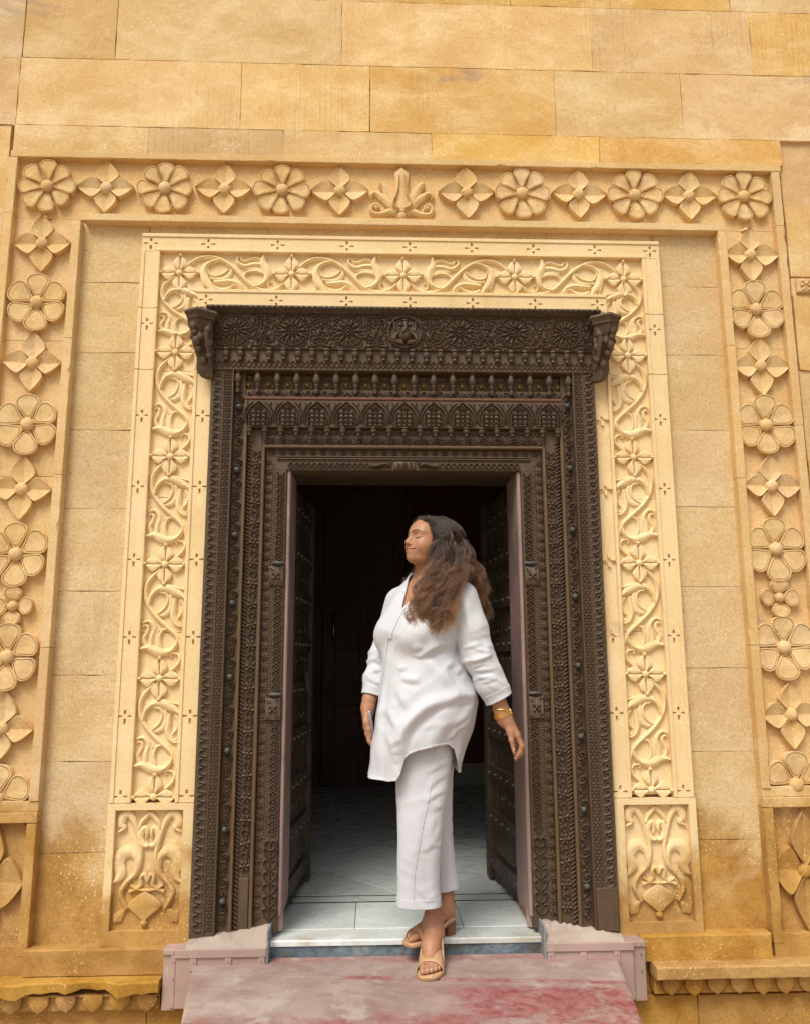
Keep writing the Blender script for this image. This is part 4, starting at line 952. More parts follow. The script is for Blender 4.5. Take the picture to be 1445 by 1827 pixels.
# door at the far end of the room
ID = thing('inner_door', 'dark panelled wooden door at the far end of the room', 'door', (-0.21, RY-0.03, 0.03))
def ibox(name, x0, x1, y0, y1, z0, z1, mat='inner_wood'):
    m = MB(); m.box(x0, x1, y0, y1, z0, z1, 0.006); return m.build(name, M[mat], ID)
ibox('frame_post', -0.66, -0.575, RY-0.08, RY-0.002, 0.02, 2.66); ibox('frame_post', 0.155, 0.24, RY-0.08, RY-0.002, 0.02, 2.66); ibox('frame_head', -0.66, 0.24, RY-0.081, RY-0.002, 2.661, 2.76)
ibox('door_panel_back', -0.574, 0.154, RY-0.03, RY-0.003, 0.022, 2.66)
for x0, x1 in ((-0.574,-0.46),(-0.25,-0.17),(0.04,0.154)): ibox('stile', x0, x1, RY-0.052, RY-0.031, 0.022, 2.659)
for z0, z1 in ((0.024,0.2),(0.62,0.70),(1.08,1.18),(1.62,1.72),(2.1,2.2),(2.56,2.658)):
    for x0, x1 in ((-0.4595,-0.2505),(-0.1695,0.0395)): ibox('cross_bar', x0, x1, RY-0.051, RY-0.031, z0, z1)
m = MB(); m.tube([(-0.475,RY-0.055,1.24),(-0.475,RY-0.085,1.26),(-0.475,RY-0.09,1.36),(-0.475,RY-0.085,1.46),(-0.475,RY-0.055,1.48)], 0.012, 8)
M['chrome'] = new_mat('brushed_metal')[0]; _b = M['chrome'].node_tree.nodes['Principled BSDF']; _b.inputs['Metallic'].default_value = 1; _b.inputs['Base Color'].default_value = (0.7,0.68,0.62,1); _b.inputs['Roughness'].default_value = 0.25
m.build('pull_handle', M['chrome'], ID, 60)

# ------------------------------------------------------------------ marble floor, threshold step, doorstep slab
def marble_mat():
    m, nt, b = new_mat('pale_marble'); g = NG(nt); p = g.pos(); info = g.n('ShaderNodeObjectInfo')
    n1 = g.noise(g.scale_vec(p, 1, 2.2, 1), 2.2, 6, 0.6, 1.6); n2 = g.noise(p, 9, 4, 0.6, 1.0); n3 = g.noise(p, 3.1, 4, 0.6)
    c = g.mix(g.mapr(n1, 0.35, 0.7), (0.66,0.72,0.69), (0.80,0.83,0.78))
    vein = g.math('MULTIPLY', g.mapr(g.math('ABSOLUTE', g.math('SUBTRACT', n1, 0.5)), 0.03, 0.0), 0.28); c = g.mix(vein, c, (0.46,0.51,0.50))
    c = g.mix(g.math('MULTIPLY', g.mapr(n2, 0.58, 0.75), 0.25), c, (0.40,0.38,0.30))
    y = g.sep(p)[1]
    dirt = g.math('MULTIPLY', g.mapr(y, 0.16, 0.0), g.mapr(n3, 0.42, 0.62)); c = g.mix(g.math('MULTIPLY', dirt, 0.7), c, (0.42,0.36,0.25))   # walked-in dirt at the lip
    hs = g.n('ShaderNodeHueSaturation'); g.l(c, hs.inputs['Color']); g.l(g.mapr(info.outputs['Random'], 0, 1, 0.9, 1.06, False), hs.inputs['Value'])
    g.l(hs.outputs[0], b.inputs['Base Color']); g.l(g.mapr(n2, 0.3, 0.7, 0.22, 0.42), b.inputs['Roughness']); b.inputs['Specular IOR Level'].default_value = 0.4
    g.l(g.bump(n2, 0.08, 0.002), b.inputs['Normal']); return m
M['marble'] = marble_mat()
M['inlay'] = paint_mat('brown_inlay', (0.10,0.075,0.05), (0.14,0.11,0.08), 0.4, 0.3)
fl = MB(); fl.box(-RX, RX, 0.06, RY, -0.06, 0.012); FLO = tag(fl.build('room_floor', M['skirt']), 'marble floor of the room behind the doorway', kind='structure')
def tile(poly, name='marble_tile', zt=0.020, mat='marble'):
    m = MB(); n = len(poly); c = 0.0015
    cx = sum(p[0] for p in poly)/n; cy = sum(p[1] for p in poly)/n
    ins = [(x+(cx-x)*0.004, y+(cy-y)*0.004) for x, y in poly]
    m.rings([[(x,y,0.0125) for x,y in poly],[(x,y,zt-c) for x,y in poly],[(x,y,zt) for x,y in ins]], False, True)
    o = m.build(name, M[mat], None); put(o, FLO); return o
def clip(poly, x0, x1, y0, y1):
    for ax, lim, keep in ((0,x0,1),(0,x1,-1),(1,y0,1),(1,y1,-1)):
        out = []
        for i in range(len(poly)):
            a, b_ = poly[i], poly[(i+1) % len(poly)]; da, db = (a[ax]-lim)*keep, (b_[ax]-lim)*keep
            if da >= 0: out.append(a)
            if da*db < 0: t = da/(da-db); out.append((a[0]+(b_[0]-a[0])*t, a[1]+(b_[1]-a[1])*t))
        poly = out
        if len(poly) < 3: return []
    return poly
ga = 0.0014; T = 0.90; ca, sa = math.cos(math.radians(38)), math.sin(math.radians(38))
for i in range(-6, 12):
    for j in range(-8, 10):
        q = [(i*T+ga, j*T+ga), ((i+1)*T-ga, j*T+ga), ((i+1)*T-ga, (j+1)*T-ga), (i*T+ga, (j+1)*T-ga)]
        q = clip([(x*ca-y*sa, 0.6+x*sa+y*ca) for x, y in q], -1.95, 1.95, 0.605, 3.52)
        if len(q) >= 3 and abs(sum(q[k][0]*q[(k+1)%len(q)][1]-q[(k+1)%len(q)][0]*q[k][1] for k in range(len(q))))/2 > 0.004: tile(q)
for a, b_ in ((0.485,0.503),(0.585,0.602),(3.525,3.545),(3.70,3.72)): tile([(-1.95,a),(1.95,a),(1.95,b_),(-1.95,b_)] if a > 1 else [(-0.60,a),(0.60,a),(0.60,b_),(-0.60,b_)], 'inlay_strip', 0.0195, 'inlay')
tile([(-0.6,0.506),(0.6,0.506),(0.6,0.582),(-0.6,0.582)]); tile([(-1.95,3.548),(1.95,3.548),(1.95,3.697),(-1.95,3.697)]); tile([(-1.95,3.723),(1.95,3.723),(1.95,3.84),(-1.95,3.84)])

TS = thing('threshold_step', 'pale marble threshold step with stained blue-painted riser', 'step', (0, 0.1, -0.04))
def tread(x0, x1, y0, y1):
    m = MB(); c = 0.004; m.rings([[(x0,y0,-0.0),(x1,y0,0),(x1,y1,0),(x0,y1,0)],[(x0,y0,0.02-c),(x1,y0,0.02-c),(x1,y1,0.02-c),(x0,y1,0.02-c)],[(x0+c*.3,y0+c,0.0205),(x1-c*.3,y0+c,0.0205),(x1-c*.3,y1-c*.3,0.0205),(x0+c*.3,y1-c*.3,0.0205)]], True, True)
    return m.build('marble_tread', M['marble'], TS)
tread(-0.525,-0.205,0.128,0.482); tread(-0.202,0.235,0.128,0.482); tread(0.238,0.525,0.128,0.482)
tread(-0.53,0.10,-0.004,0.125); tread(0.103,0.53,-0.004,0.125)
m, nt, b = new_mat('stained_blue_riser'); g = NG(nt); p = g.pos(); n1 = g.noise(g.scale_vec(p, 1, 1, 2.2), 4.2, 6, 0.65, 0.7); n2 = g.noise(p, 22, 5, 0.65)
c = g.ramp(n1, [(0.30,(0.065,0.055,0.035)),(0.43,(0.10,0.09,0.06)),(0.50,(0.10,0.145,0.17)),(0.58,(0.17,0.23,0.25)),(0.72,(0.38,0.36,0.28))])
c = g.mix(g.math('MULTIPLY', g.mapr(n2, 0.5, 0.7), 0.6), c, (0.05,0.045,0.035)); g.l(c, b.inputs['Base Color']); b.inputs['Roughness'].default_value = 0.7; g.l(g.bump(n2, 0.5, 0.004), b.inputs['Normal']); M['riser'] = m
m = MB(); m.box(-0.53, 0.53, 0.002, 0.06, -0.06, -0.0005); m.build('riser', M['riser'], TS)

def slab_mat():
    m, nt, b = new_mat('pink_grey_slab'); g = NG(nt); p = g.pos(); x, y, z = g.sep(p)
    n1 = g.noise(g.scale_vec(p, 1, 1.4, 1), 3.2, 8, 0.72, 0.35); n2 = g.noise(p, 26, 5, 0.65, 0.4); n3 = g.noise(p, 5.5, 7, 0.7, 0.35); n4 = g.noise(p, 130, 3, 0.6)
    c = g.mix(g.mapr(n1, 0.30, 0.66), (0.29,0.185,0.155), (0.43,0.335,0.285))
    c = g.mix(g.math('MULTIPLY', g.mapr(n3, 0.50, 0.66), 0.75), c, (0.52,0.44,0.37))
    c = g.mix(g.math('MULTIPLY', g.mapr(n4, 0.35, 0.65), 0.22), c, (0.25,0.17,0.14))
    c = g.mix(g.math('MULTIPLY', g.mapr(n2, 0.60, 0.72), 0.5), c, (0.20,0.12,0.09))
    # spilt red powder: a broad patch at the right and a streak along the joint
    wob = g.math('MULTIPLY', g.math('SUBTRACT', n3, 0.5), 0.30)
    patch = g.math('MULTIPLY', g.mapr(g.math('ADD', x, wob), 0.02, 0.26), g.mapr(g.math('ADD', y, wob), -0.28, -0.36))
    line = g.math('ABSOLUTE', g.math('ADD', y, g.math('SUBTRACT', g.math('MULTIPLY', x, 0.10), -0.232)))
    streak = g.math('MULTIPLY', g.mapr(line, 0.030, 0.004), g.mapr(x, -0.28, -0.20))
    edge = g.math('MULTIPLY', g.mapr(g.math('ADD', y, wob), -0.10, -0.045), 0.55)
    left = g.math('MULTIPLY', g.mapr(g.math('ADD', y, wob), -0.50, -0.58), 0.8)
    red = g.math('MAXIMUM', g.math('MAXIMUM', patch, streak), g.math('MAXIMUM', edge, left))
    red = g.math('MULTIPLY', red, g.mapr(g.noise(p, 7.5, 8, 0.74, 0.3), 0.36, 0.56))
    c = g.mix(g.math('MULTIPLY', red, 0.92), c, g.mix(g.mapr(n2, 0.35, 0.65), (0.24,0.048,0.05), (0.37,0.13,0.125)))
    g.l(c, b.inputs['Base Color']); b.inputs['Roughness'].default_value = 0.7
    g.l(g.bump(g.math('ADD', g.math('MULTIPLY', n1, 2.0), g.math('ADD', n2, g.math('MULTIPLY', n4, 0.4))), 0.4, 0.005), b.inputs['Normal']); return m
M['slab'] = slab_mat()
DS = thing('doorstep_slab', 'worn pinkish stone doorstep slab smeared with red powder', 'doorstep', (0, -0.45, -0.52))
def slab_piece(poly, zt=-0.04, th=0.13):
    m = MB(); n = len(poly); cx = sum(p[0] for p in poly)/n; cy = sum(p[1] for p in poly)/n; k = 0.008
    ins = [(x+(cx-x)*k*2, y+(cy-y)*k*2) for x, y in poly]
    m.rings([[(x,y,zt-th) for x,y in poly],[(x,y,zt-0.009) for x,y in poly],[(x+(cx-x)*k*.6,y+(cy-y)*k*.6,zt-0.003) for x,y in poly],[(x,y,zt) for x,y in ins]], True, True); m.build('slab_stone', M['slab'], DS)
def ex(y, s): return (-0.815-0.14*y if s < 0 else 0.815+0.155*y)
yl = lambda x: -0.232-0.10*x
slab_piece([(ex(-0.16,-1),yl(-0.79)+0.002),(ex(-0.30,1),yl(0.77)+0.002),(0.818,0.0),(-0.818,0.0)])
slab_piece([(ex(-0.95,-1),-0.95),(ex(-0.95,1),-0.95),(ex(-0.30,1),yl(0.77)-0.002),(ex(-0.16,-1),yl(-0.79)-0.002)])
m = MB(); m.box(-0.64, 0.64, -0.88, 0.0, -0.52, -0.171); m.build('slab_base', M['foot'], DS)

# pink boarded boxes at the foot of the door posts
for s in (-1, 1):
    PBX = thing('post_base_box', 'pink painted boarded base under the %s door post' % ('left' if s < 0 else 'right'), 'base box', (s*0.68, -0.03, -0.2), 'painted bases of the door posts')
    def sb(a, b_): return sorted((s*a, s*b_))
    def pb(name, a, b_, y0, y1, z0, z1, mat='pink', c=0.002):
        x0, x1 = sb(a, b_); m = MB(); m.box(x0, x1, y0, y1, z0, z1, c); return m.build(name, M[mat], PBX)
    pb('box_body', 0.532, 0.868, -0.064, 0.02, -0.19, 0.016)
    pb('top_rail', 0.531, 0.869, -0.072, -0.0645, -0.014, 0.0165)
    for a in (0.535, 0.66, 0.79): pb('batten', a, a+0.026, -0.070, -0.0645, -0.06, -0.0145)
    pb('side_board', 0.8695, 0.918, -0.050, 0.02, -0.20, 0.014); pb('top_rail', 0.8695, 0.919, -0.058, -0.0505, -0.006, 0.0135)
    if s < 0:
        pb('batten', 0.8700, 0.888, -0.057, -0.0505, -0.19, -0.0065)
    pb('inner_face', 0.524, 0.5315, -0.068, 0.10, -0.06, 0.075, 'slate')
    # lumpy plaster bedding the post on the box
    m = MB(); x0, x1 = sb(0.528, 0.835); n = 26; rs = []
    for i in range(n+1):
        x = x0+(x1-x0)*i/n; o = abs(x)
        t = (o-0.528)/0.307; zt = 0.073-0.040*t+random.uniform(-.004,.004); yb = 0.0-0.046*max(0, min(1, t*1.6-0.5))
        rs.append([(x,-0.064,0.014),(x,-0.060,0.0185+random.uniform(-.001,.001)),(x,-0.030+yb*.3,0.020+(zt-0.02)*0.45+random.uniform(-.002,.002)),(x,yb+0.004,zt),(x,0.05,zt),(x,0.05,0.014)])
    m.rings(rs, True, True); m.build('plaster_bedding', M['pinkplaster'], PBX, 40)
    mm = MB()
    for (a, z) in ((0.879,0.004),(0.879,-0.03),(0.879,-0.09),(0.673,-0.03),(0.803,-0.03),(0.548,-0.03)):
        if s > 0 and a > 0.85: a = 0.90
        mm.dome(s*a, -0.0575 if a > 0.85 else -0.0700, z, 0.004, 0.002, 7)
    mm.build('nails', M['mauve'], PBX, 50)['kind'] = 'stuff'
# ------------------------------------------------------------------ the woman: implicit-surface modelling helpers
def surf_nets(F, org, h):
    """naive surface nets on a scalar grid -> vertices, triangles"""
    nx, ny, nz = F.shape; S = F < 0
    cnt = np.zeros((nx-1, ny-1, nz-1), np.int8)
    cs = [(0,0,0),(1,0,0),(0,1,0),(1,1,0),(0,0,1),(1,0,1),(0,1,1),(1,1,1)]
    for a, b, c in cs: cnt += S[a:nx-1+a, b:ny-1+b, c:nz-1+c]
    act = (cnt > 0) & (cnt < 8); I, J, K = np.nonzero(act); n = len(I)
    idx = -np.ones(act.shape, np.int32); idx[I, J, K] = np.arange(n)
    acc = np.zeros((n, 3), np.float32); w = np.zeros(n, np.float32)
    val = [F[I+a, J+b, K+c] for a, b, c in cs]
    for p in range(8):
        for q in range(p+1, 8):
            d = [cs[q][k]-cs[p][k] for k in range(3)]
            if sum(abs(x) for x in d) != 1: continue
            m = (val[p] < 0) != (val[q] < 0); t = np.where(m, val[p]/(val[p]-val[q]+1e-12), 0)
            for k in range(3): acc[:, k] += np.where(m, cs[p][k]+t*d[k], 0)
            w += m
    V = (acc/w[:, None]+np.stack([I, J, K], 1))*h+np.array(org, np.float32)
    T = []
    for ax in range(3):
        sl0 = [slice(0, None)]*3; sl1 = [slice(0, None)]*3; sl0[ax] = slice(0, -1); sl1[ax] = slice(1, None)
        A, B = S[tuple(sl0)], S[tuple(sl1)]; E = np.stack(np.nonzero(A != B), 1)
        o = [k for k in range(3) if k != ax]
        ok = (E[:, o[0]] > 0) & (E[:, o[1]] > 0) & (E[:, o[0]] < F.shape[o[0]]-1) & (E[:, o[1]] < F.shape[o[1]]-1); E = E[ok]
        flip = A[tuple(E.T)]; q = []
        for da, db in ((1,1),(0,1),(0,0),(1,0)):
            e = E.copy(); e[:, o[0]] -= da; e[:, o[1]] -= db; q.append(idx[tuple(e.T)])
        Q = np.stack(q, 1); fl = flip if ax != 1 else ~flip; Q[~fl] = Q[~fl][:, ::-1]
        T += [Q[:, [0,1,2]], Q[:, [0,2,3]]]
    T = np.concatenate(T); T = T[(T >= 0).all(1)]; return V, T
def grid(lo, hi, h):
    ax = [np.arange(lo[k], hi[k]+h, h, dtype=np.float32) for k in range(3)]
    return np.meshgrid(*ax, indexing='ij')
def smin(a, b, k):
    hh = np.clip(0.5+0.5*(b-a)/k, 0, 1); return b+(a-b)*hh-k*hh*(1-hh)
def smax(a, b, k): return -smin(-a, -b, k)
def ell(P, c, r):
    q = [(P[k]-c[k])/r[k] for k in range(3)]; k0 = np.sqrt(q[0]**2+q[1]**2+q[2]**2); k1 = np.sqrt(sum((q[k]/r[k])**2 for k in range(3)))+1e-9
    return k0*(k0-1)/k1
def cap(P, a, b, ra, rb):
    a = np.array(a, np.float32); b = np.array(b, np.float32); d = b-a; L = float(d@d)+1e-12
    t = np.clip(sum((P[k]-a[k])*d[k] for k in range(3))/L, 0, 1)
    return np.sqrt(sum((P[k]-a[k]-d[k]*t)**2 for k in range(3)))-(ra+(rb-ra)*t)
def chain(P, pts, rad, k=0.02):
    D = None
    for i in range(len(pts)-1):
        d = cap(P, pts[i], pts[i+1], rad[i], rad[i+1]); D = d if D is None else smin(D, d, k)
    return D
def clip_mesh(V, T, fld):
    """keep the part of a triangle mesh where fld >= 0, cutting triangles exactly at fld = 0"""
    s = fld >= 0; n = s[T].sum(1); keep = T[n == 3]; cut = T[(n == 1) | (n == 2)]
    nv = list(); nt = []; cache = {}; base = len(V)
    def mid(a, b):
        key = (a, b) if a < b else (b, a)
        if key not in cache:
            t = fld[a]/(fld[a]-fld[b]); cache[key] = base+len(nv); nv.append(V[a]+(V[b]-V[a])*t)
        return cache[key]
    for tri in cut:
        i = [int(x) for x in tri]; ins = [bool(s[x]) for x in i]
        k = ins.index(True) if sum(ins) == 1 else ins.index(False); a, b, c = i[k], i[(k+1) % 3], i[(k+2) % 3]
        if sum(ins) == 1: nt.append((a, mid(a, b), mid(a, c)))
        else: nt += [(mid(a, b), b, c), (mid(a, b), c, mid(a, c))]
    V2 = np.vstack([V, np.array(nv).reshape(-1, 3)]) if nv else V; T2 = np.vstack([keep, np.array(nt, int).reshape(-1, 3)]) if nt else keep
    used = np.unique(T2); mp = -np.ones(len(V2), int); mp[used] = np.arange(len(used)); return V2[used], mp[T2]
def vnormals(V, T):
    n = np.cross(V[T[:,1]]-V[T[:,0]], V[T[:,2]]-V[T[:,0]]); N = np.zeros_like(V)
    for k in range(3): np.add.at(N, T[:, k], n)
    return N/(np.linalg.norm(N, axis=1)[:, None]+1e-12)
def relax(V, T, it=2, lam=0.5):
    E = np.vstack([T[:, [0,1]], T[:, [1,2]], T[:, [2,0]]]); deg = np.bincount(E.ravel(), minlength=len(V)).astype(float)[:, None]
    for _ in range(it):
        A = np.zeros_like(V)
        for k in range(3): A[:, k] = np.bincount(E[:,0], V[E[:,1], k], len(V))+np.bincount(E[:,1], V[E[:,0], k], len(V))
        V = V+(A/deg-V)*lam
    return V
def tri_obj(name, V, T, mat, parent=None, solid=0.0, colors=None):
    me = bpy.data.meshes.new(name); me.vertices.add(len(V)); me.vertices.foreach_set('co', np.asarray(V, np.float32).ravel())
    me.loops.add(len(T)*3); me.loops.foreach_set('vertex_index', np.asarray(T, np.int32).ravel())
    me.polygons.add(len(T)); me.polygons.foreach_set('loop_start', np.arange(0, len(T)*3, 3, dtype=np.int32))
    me.update(calc_edges=True); me.validate(); me.polygons.foreach_set('use_smooth', [True]*len(me.polygons)); me.materials.append(mat)
    if colors is not None:
        a = me.color_attributes.new('tint', 'FLOAT_COLOR', 'POINT'); a.data.foreach_set('color', np.asarray(colors, np.float32).ravel())
    o = inst(name, me, parent)
    if solid > 0:
        s = o.modifiers.new('thickness', 'SOLIDIFY'); s.thickness = solid; s.offset = -1
    return o
_nt = rng.random((32,32,32))
def vnoise(P, f):
    """smooth value noise, P = (n,3), f = frequency per axis"""
    Q = P*np.asarray(f); I = np.floor(Q).astype(int); F = Q-I; F = F*F*(3-2*F); r = 0
    for a in (0,1):
        for b in (0,1):
            for c in (0,1):
                w = (F[:,0] if a else 1-F[:,0])*(F[:,1] if b else 1-F[:,1])*(F[:,2] if c else 1-F[:,2]); r = r+w*_nt[(I[:,0]+a) % 32, (I[:,1]+b) % 32, (I[:,2]+c) % 32]
    return r
def drape(V, ang, f_along, f_across, warp=0.35, pw=1.25):
    """soft crumpled ridges running along a direction (radians from +x in the x,z plane)"""
    u = V[:,0]*np.cos(ang)+V[:,2]*np.sin(ang); v = -V[:,0]*np.sin(ang)+V[:,2]*np.cos(ang); wv = vnoise(V, 7.0)-0.5
    n = vnoise(np.stack([u*f_along, v*f_across+wv*warp*f_across*0.1, V[:,1]*f_along], 1)+3.7, 1.0)
    return (1-np.abs(2*n-1))**pw-0.45
# materials
def cloth_mat(name, col):
    m, nt, b = new_mat(name); g = NG(nt); p = g.pos()
    n = g.noise(p, 55, 4, 0.6, 0.8); w1 = g.noise(g.scale_vec(p, 1, 1, 0.35), 20, 3, 0.55, 1.5); fine = g.noise(p, 900, 1, 0.5)
    b.inputs['Base Color'].default_value = (*col, 1); b.inputs['Roughness'].default_value = 0.85; b.inputs['Specular IOR Level'].default_value = 0.15
    b.inputs['Sheen Weight'].default_value = 0.12
    g.l(g.bump(g.math('ADD', g.math('ADD', n, g.math('MULTIPLY', w1, 1.6)), g.math('MULTIPLY', fine, 0.12)), 0.20, 0.005), b.inputs['Normal']); return m
M['cotton'] = cloth_mat('white_cotton', (0.615,0.63,0.655))
m, nt, b = new_mat('skin'); g = NG(nt); at = g.n('ShaderNodeAttribute', attribute_name='tint'); p = g.pos()
c = g.mix(g.math('MULTIPLY', g.mapr(g.noise(p, 60, 4, 0.6), 0.4, 0.7), 0.16), at.outputs['Color'], (0.36,0.16,0.085))
g.l(c, b.inputs['Base Color']); b.inputs['Roughness'].default_value = 0.46; b.inputs['Specular IOR Level'].default_value = 0.35
b.inputs['Subsurface Weight'].default_value = 0.12; b.inputs['Subsurface Radius'].default_value = (0.010,0.004,0.002); b.inputs['Subsurface Scale'].default_value = 0.5
g.l(g.bump(g.noise(p, 700, 3, 0.6), 0.12, 0.001), b.inputs['Normal']); M['skin'] = m
SKIN = np.array([0.43,0.215,0.118]); LIP = np.array([0.40,0.115,0.09]); BROW = np.array([0.045,0.024,0.016]); LASH = np.array([0.022,0.012,0.010]); BLUSH = np.array([0.46,0.165,0.10])
m, nt, b = new_mat('tan_leather'); g = NG(nt); p = g.pos(); g.l(g.mix(g.mapr(g.noise(p, 30, 4, 0.6), 0.35, 0.7), (0.50,0.29,0.14), (0.58,0.36,0.19)), b.inputs['Base Color']); b.inputs['Roughness'].default_value = 0.5
g.l(g.bump(g.noise(p, 400, 3, 0.6), 0.2, 0.001), b.inputs['Normal']); M['leather'] = m
m, nt, b = new_mat('gold_metal'); b.inputs['Metallic'].default_value = 1; b.inputs['Base Color'].default_value = (0.90,0.58,0.22,1); b.inputs['Roughness'].default_value = 0.24; M['gold'] = m
m, nt, b = new_mat('clear_phone_case'); b.inputs['Base Color'].default_value = (0.27,0.255,0.31,1); b.inputs['Roughness'].default_value = 0.15; b.inputs['Coat Weight'].default_value = 0.6; M['case'] = m
m, nt, b = new_mat('black_phone_glass'); b.inputs['Base Color'].default_value = (0.01,0.01,0.012,1); b.inputs['Roughness'].default_value = 0.08; M['glass'] = m
m, nt, b = new_mat('brown_heel'); b.inputs['Base Color'].default_value = (0.20,0.07,0.03,1); b.inputs['Roughness'].default_value = 0.35; M['heel'] = m
m, nt, b = new_mat('nail_polish'); b.inputs['Base Color'].default_value = (0.62,0.40,0.32,1); b.inputs['Roughness'].default_value = 0.2; M['nail'] = m

WM = thing('person', 'woman in white kurta and trousers stepping out of the doorway, face turned aside', 'person', (0.09, -0.08, -0.04))
# ---- torso cross-sections (height, centre x, centre y, lateral radius, depth radius, facing angle)
TB = np.array([
 (0.55,0.020,-0.06,0.165,0.165,71),(0.657,0.030,-0.06,0.170,0.172,70),(0.729,0.045,-0.06,0.176,0.182,69),(0.782,0.062,-0.06,0.182,0.192,68),(0.837,0.080,-0.06,0.186,0.200,67),
 (0.92,0.090,-0.06,0.184,0.199,65),(0.957,0.094,-0.06,0.178,0.197,64),(1.02,0.084,-0.06,0.166,0.182,62),(1.069,0.075,-0.06,0.157,0.170,59),(1.134,0.062,-0.06,0.150,0.156,55),
 (1.197,0.068,-0.06,0.160,0.164,49),(1.25,0.074,-0.06,0.165,0.155,44),(1.30,0.080,-0.06,0.165,0.140,40),(1.345,0.088,-0.058,0.150,0.112,38),(1.385,0.095,-0.055,0.118,0.090,37),(1.42,0.102,-0.052,0.083,0.074,37),(1.455,0.106,-0.05,0.071,0.069,37),(1.50,0.108,-0.05,0.068,0.068,37)])
zs_ = np.linspace(0.5, 1.55, 211); TS_ = np.stack([np.interp(zs_, TB[:,0], TB[:,k]) for k in range(1, 6)])
ker = np.exp(-0.5*(np.arange(-8, 9)/3.2)**2); ker /= ker.sum(); TS_ = np.stack([np.convolve(np.pad(r, 8, 'edge'), ker, 'valid') for r in TS_])
def tor_par(z): return [np.interp(z, zs_, r) for r in TS_]
def tor_st(P):
    cx, cy, a, b, al = tor_par(P[2]); al = np.radians(al); fx, fy = -np.sin(al), -np.cos(al)
    rx, ry = P[0]-cx, P[1]-cy; return rx*(-fy)+ry*fx, rx*fx+ry*fy, a, b       # lateral (to her left), forward
def torso(P):
    s, t, a, b = tor_st(P); q = np.sqrt((s/a)**2+(t/b)**2); d = (q-1)*np.minimum(a, b)
    for sg in (-1, 1): d = smin(d, ell((s, t, P[2]), (sg*0.072, 0.095, 1.192), (0.076,0.072,0.080)), 0.045)
    return d
ARM_N = [(0.222,-0.135,1.325),(0.258,-0.14,1.205),(0.279,-0.14,1.105),(0.330,-0.137,0.995),(0.376,-0.134,0.903)]
ARM_F = [(-0.020,0.060,1.325),(-0.062,0.060,1.20),(-0.088,0.048,1.105),(-0.115,0.030,1.01),(-0.142,0.010,0.90)]
def kurta_sdf(P):
    d = torso(P)
    n = chain(P, ARM_N, [0.067,0.0625,0.0575,0.0545,0.0525], 0.03); f = chain(P, ARM_F, [0.062,0.056,0.052,0.048,0.046], 0.03)
    sh = cap(P, (0.115,-0.06,1.385), (0.220,-0.132,1.340), 0.045, 0.052); sh2 = cap(P, (0.085,-0.045,1.385), (-0.010,0.05,1.340), 0.045, 0.05)
    d = smin(smin(d, sh, 0.05), sh2, 0.05)
    return smin(smin(d, n, 0.016), f, 0.016)
# ---- folds: polylines in the (x, z) plane seen from the front; each pushes a ridge out on one side and a valley in on the other
FOLDS = [
 ([(0.249,0.942),(0.144,0.922),(0.073,0.893),(0.021,0.846),(-0.005,0.80),(-0.016,0.734)], 0.0135, 0.015, 0.009),
 ([(0.204,1.141),(0.12,1.133),(0.071,1.107),(0.057,1.083)], 0.010, 0.013, 0.008),
 ([(0.071,1.098),(0.136,1.042),(0.184,0.986),(0.206,0.964)], 0.0065, 0.012, -0.008),
 ([(0.018,1.12),(0.058,1.133)], 0.006, 0.010, 0.006), ([(-0.026,1.01),(0.013,1.001),(0.048,0.999)], 0.007, 0.010, 0.007), ([(-0.031,1.038),(-0.004,1.055)], 0.005, 0.009, 0.006),
 ([(-0.035,1.151),(-0.07,1.034),(-0.083,0.949),(-0.094,0.801),(-0.10,0.62)], 0.007, 0.007, 0.005),
 ([(-0.044,0.97),(-0.005,0.893)], 0.006, 0.012, 0.007), ([(-0.07,0.893),(-0.053,0.83)], 0.007, 0.011, 0.007), ([(-0.066,0.788),(-0.053,0.697)], 0.007, 0.011, 0.007),
 ([(0.174,0.939),(0.267,0.940)], 0.005, 0.009, 0.006), ([(0.169,0.831),(0.23,0.870)], 0.0055, 0.008, 0.005), ([(0.173,0.805),(0.247,0.845)], 0.0055, 0.008, 0.005), ([(0.155,0.783),(0.203,0.807)], 0.005, 0.007, 0.005), ([(0.187,0.909),(0.266,0.930)], 0.005, 0.008, 0.005),
 ([(0.145,1.046),(0.185,1.072)], 0.006, 0.010, 0.006), ([(0.193,1.024),(0.225,1.059)], 0.006, 0.009, 0.006), ([(0.147,1.172),(0.191,1.183)], 0.004, 0.007, 0.005), ([(0.164,1.159),(0.204,1.152)], 0.004, 0.006, 0.005),
 ([(-0.057,0.759),(-0.014,0.792)], 0.006, 0.010, 0.006), ([(0.03,0.825),(0.134,0.841)], 0.004, 0.012, 0.008), ([(0.03,0.86),(0.16,0.885)], 0.004, 0.013, 0.009)]
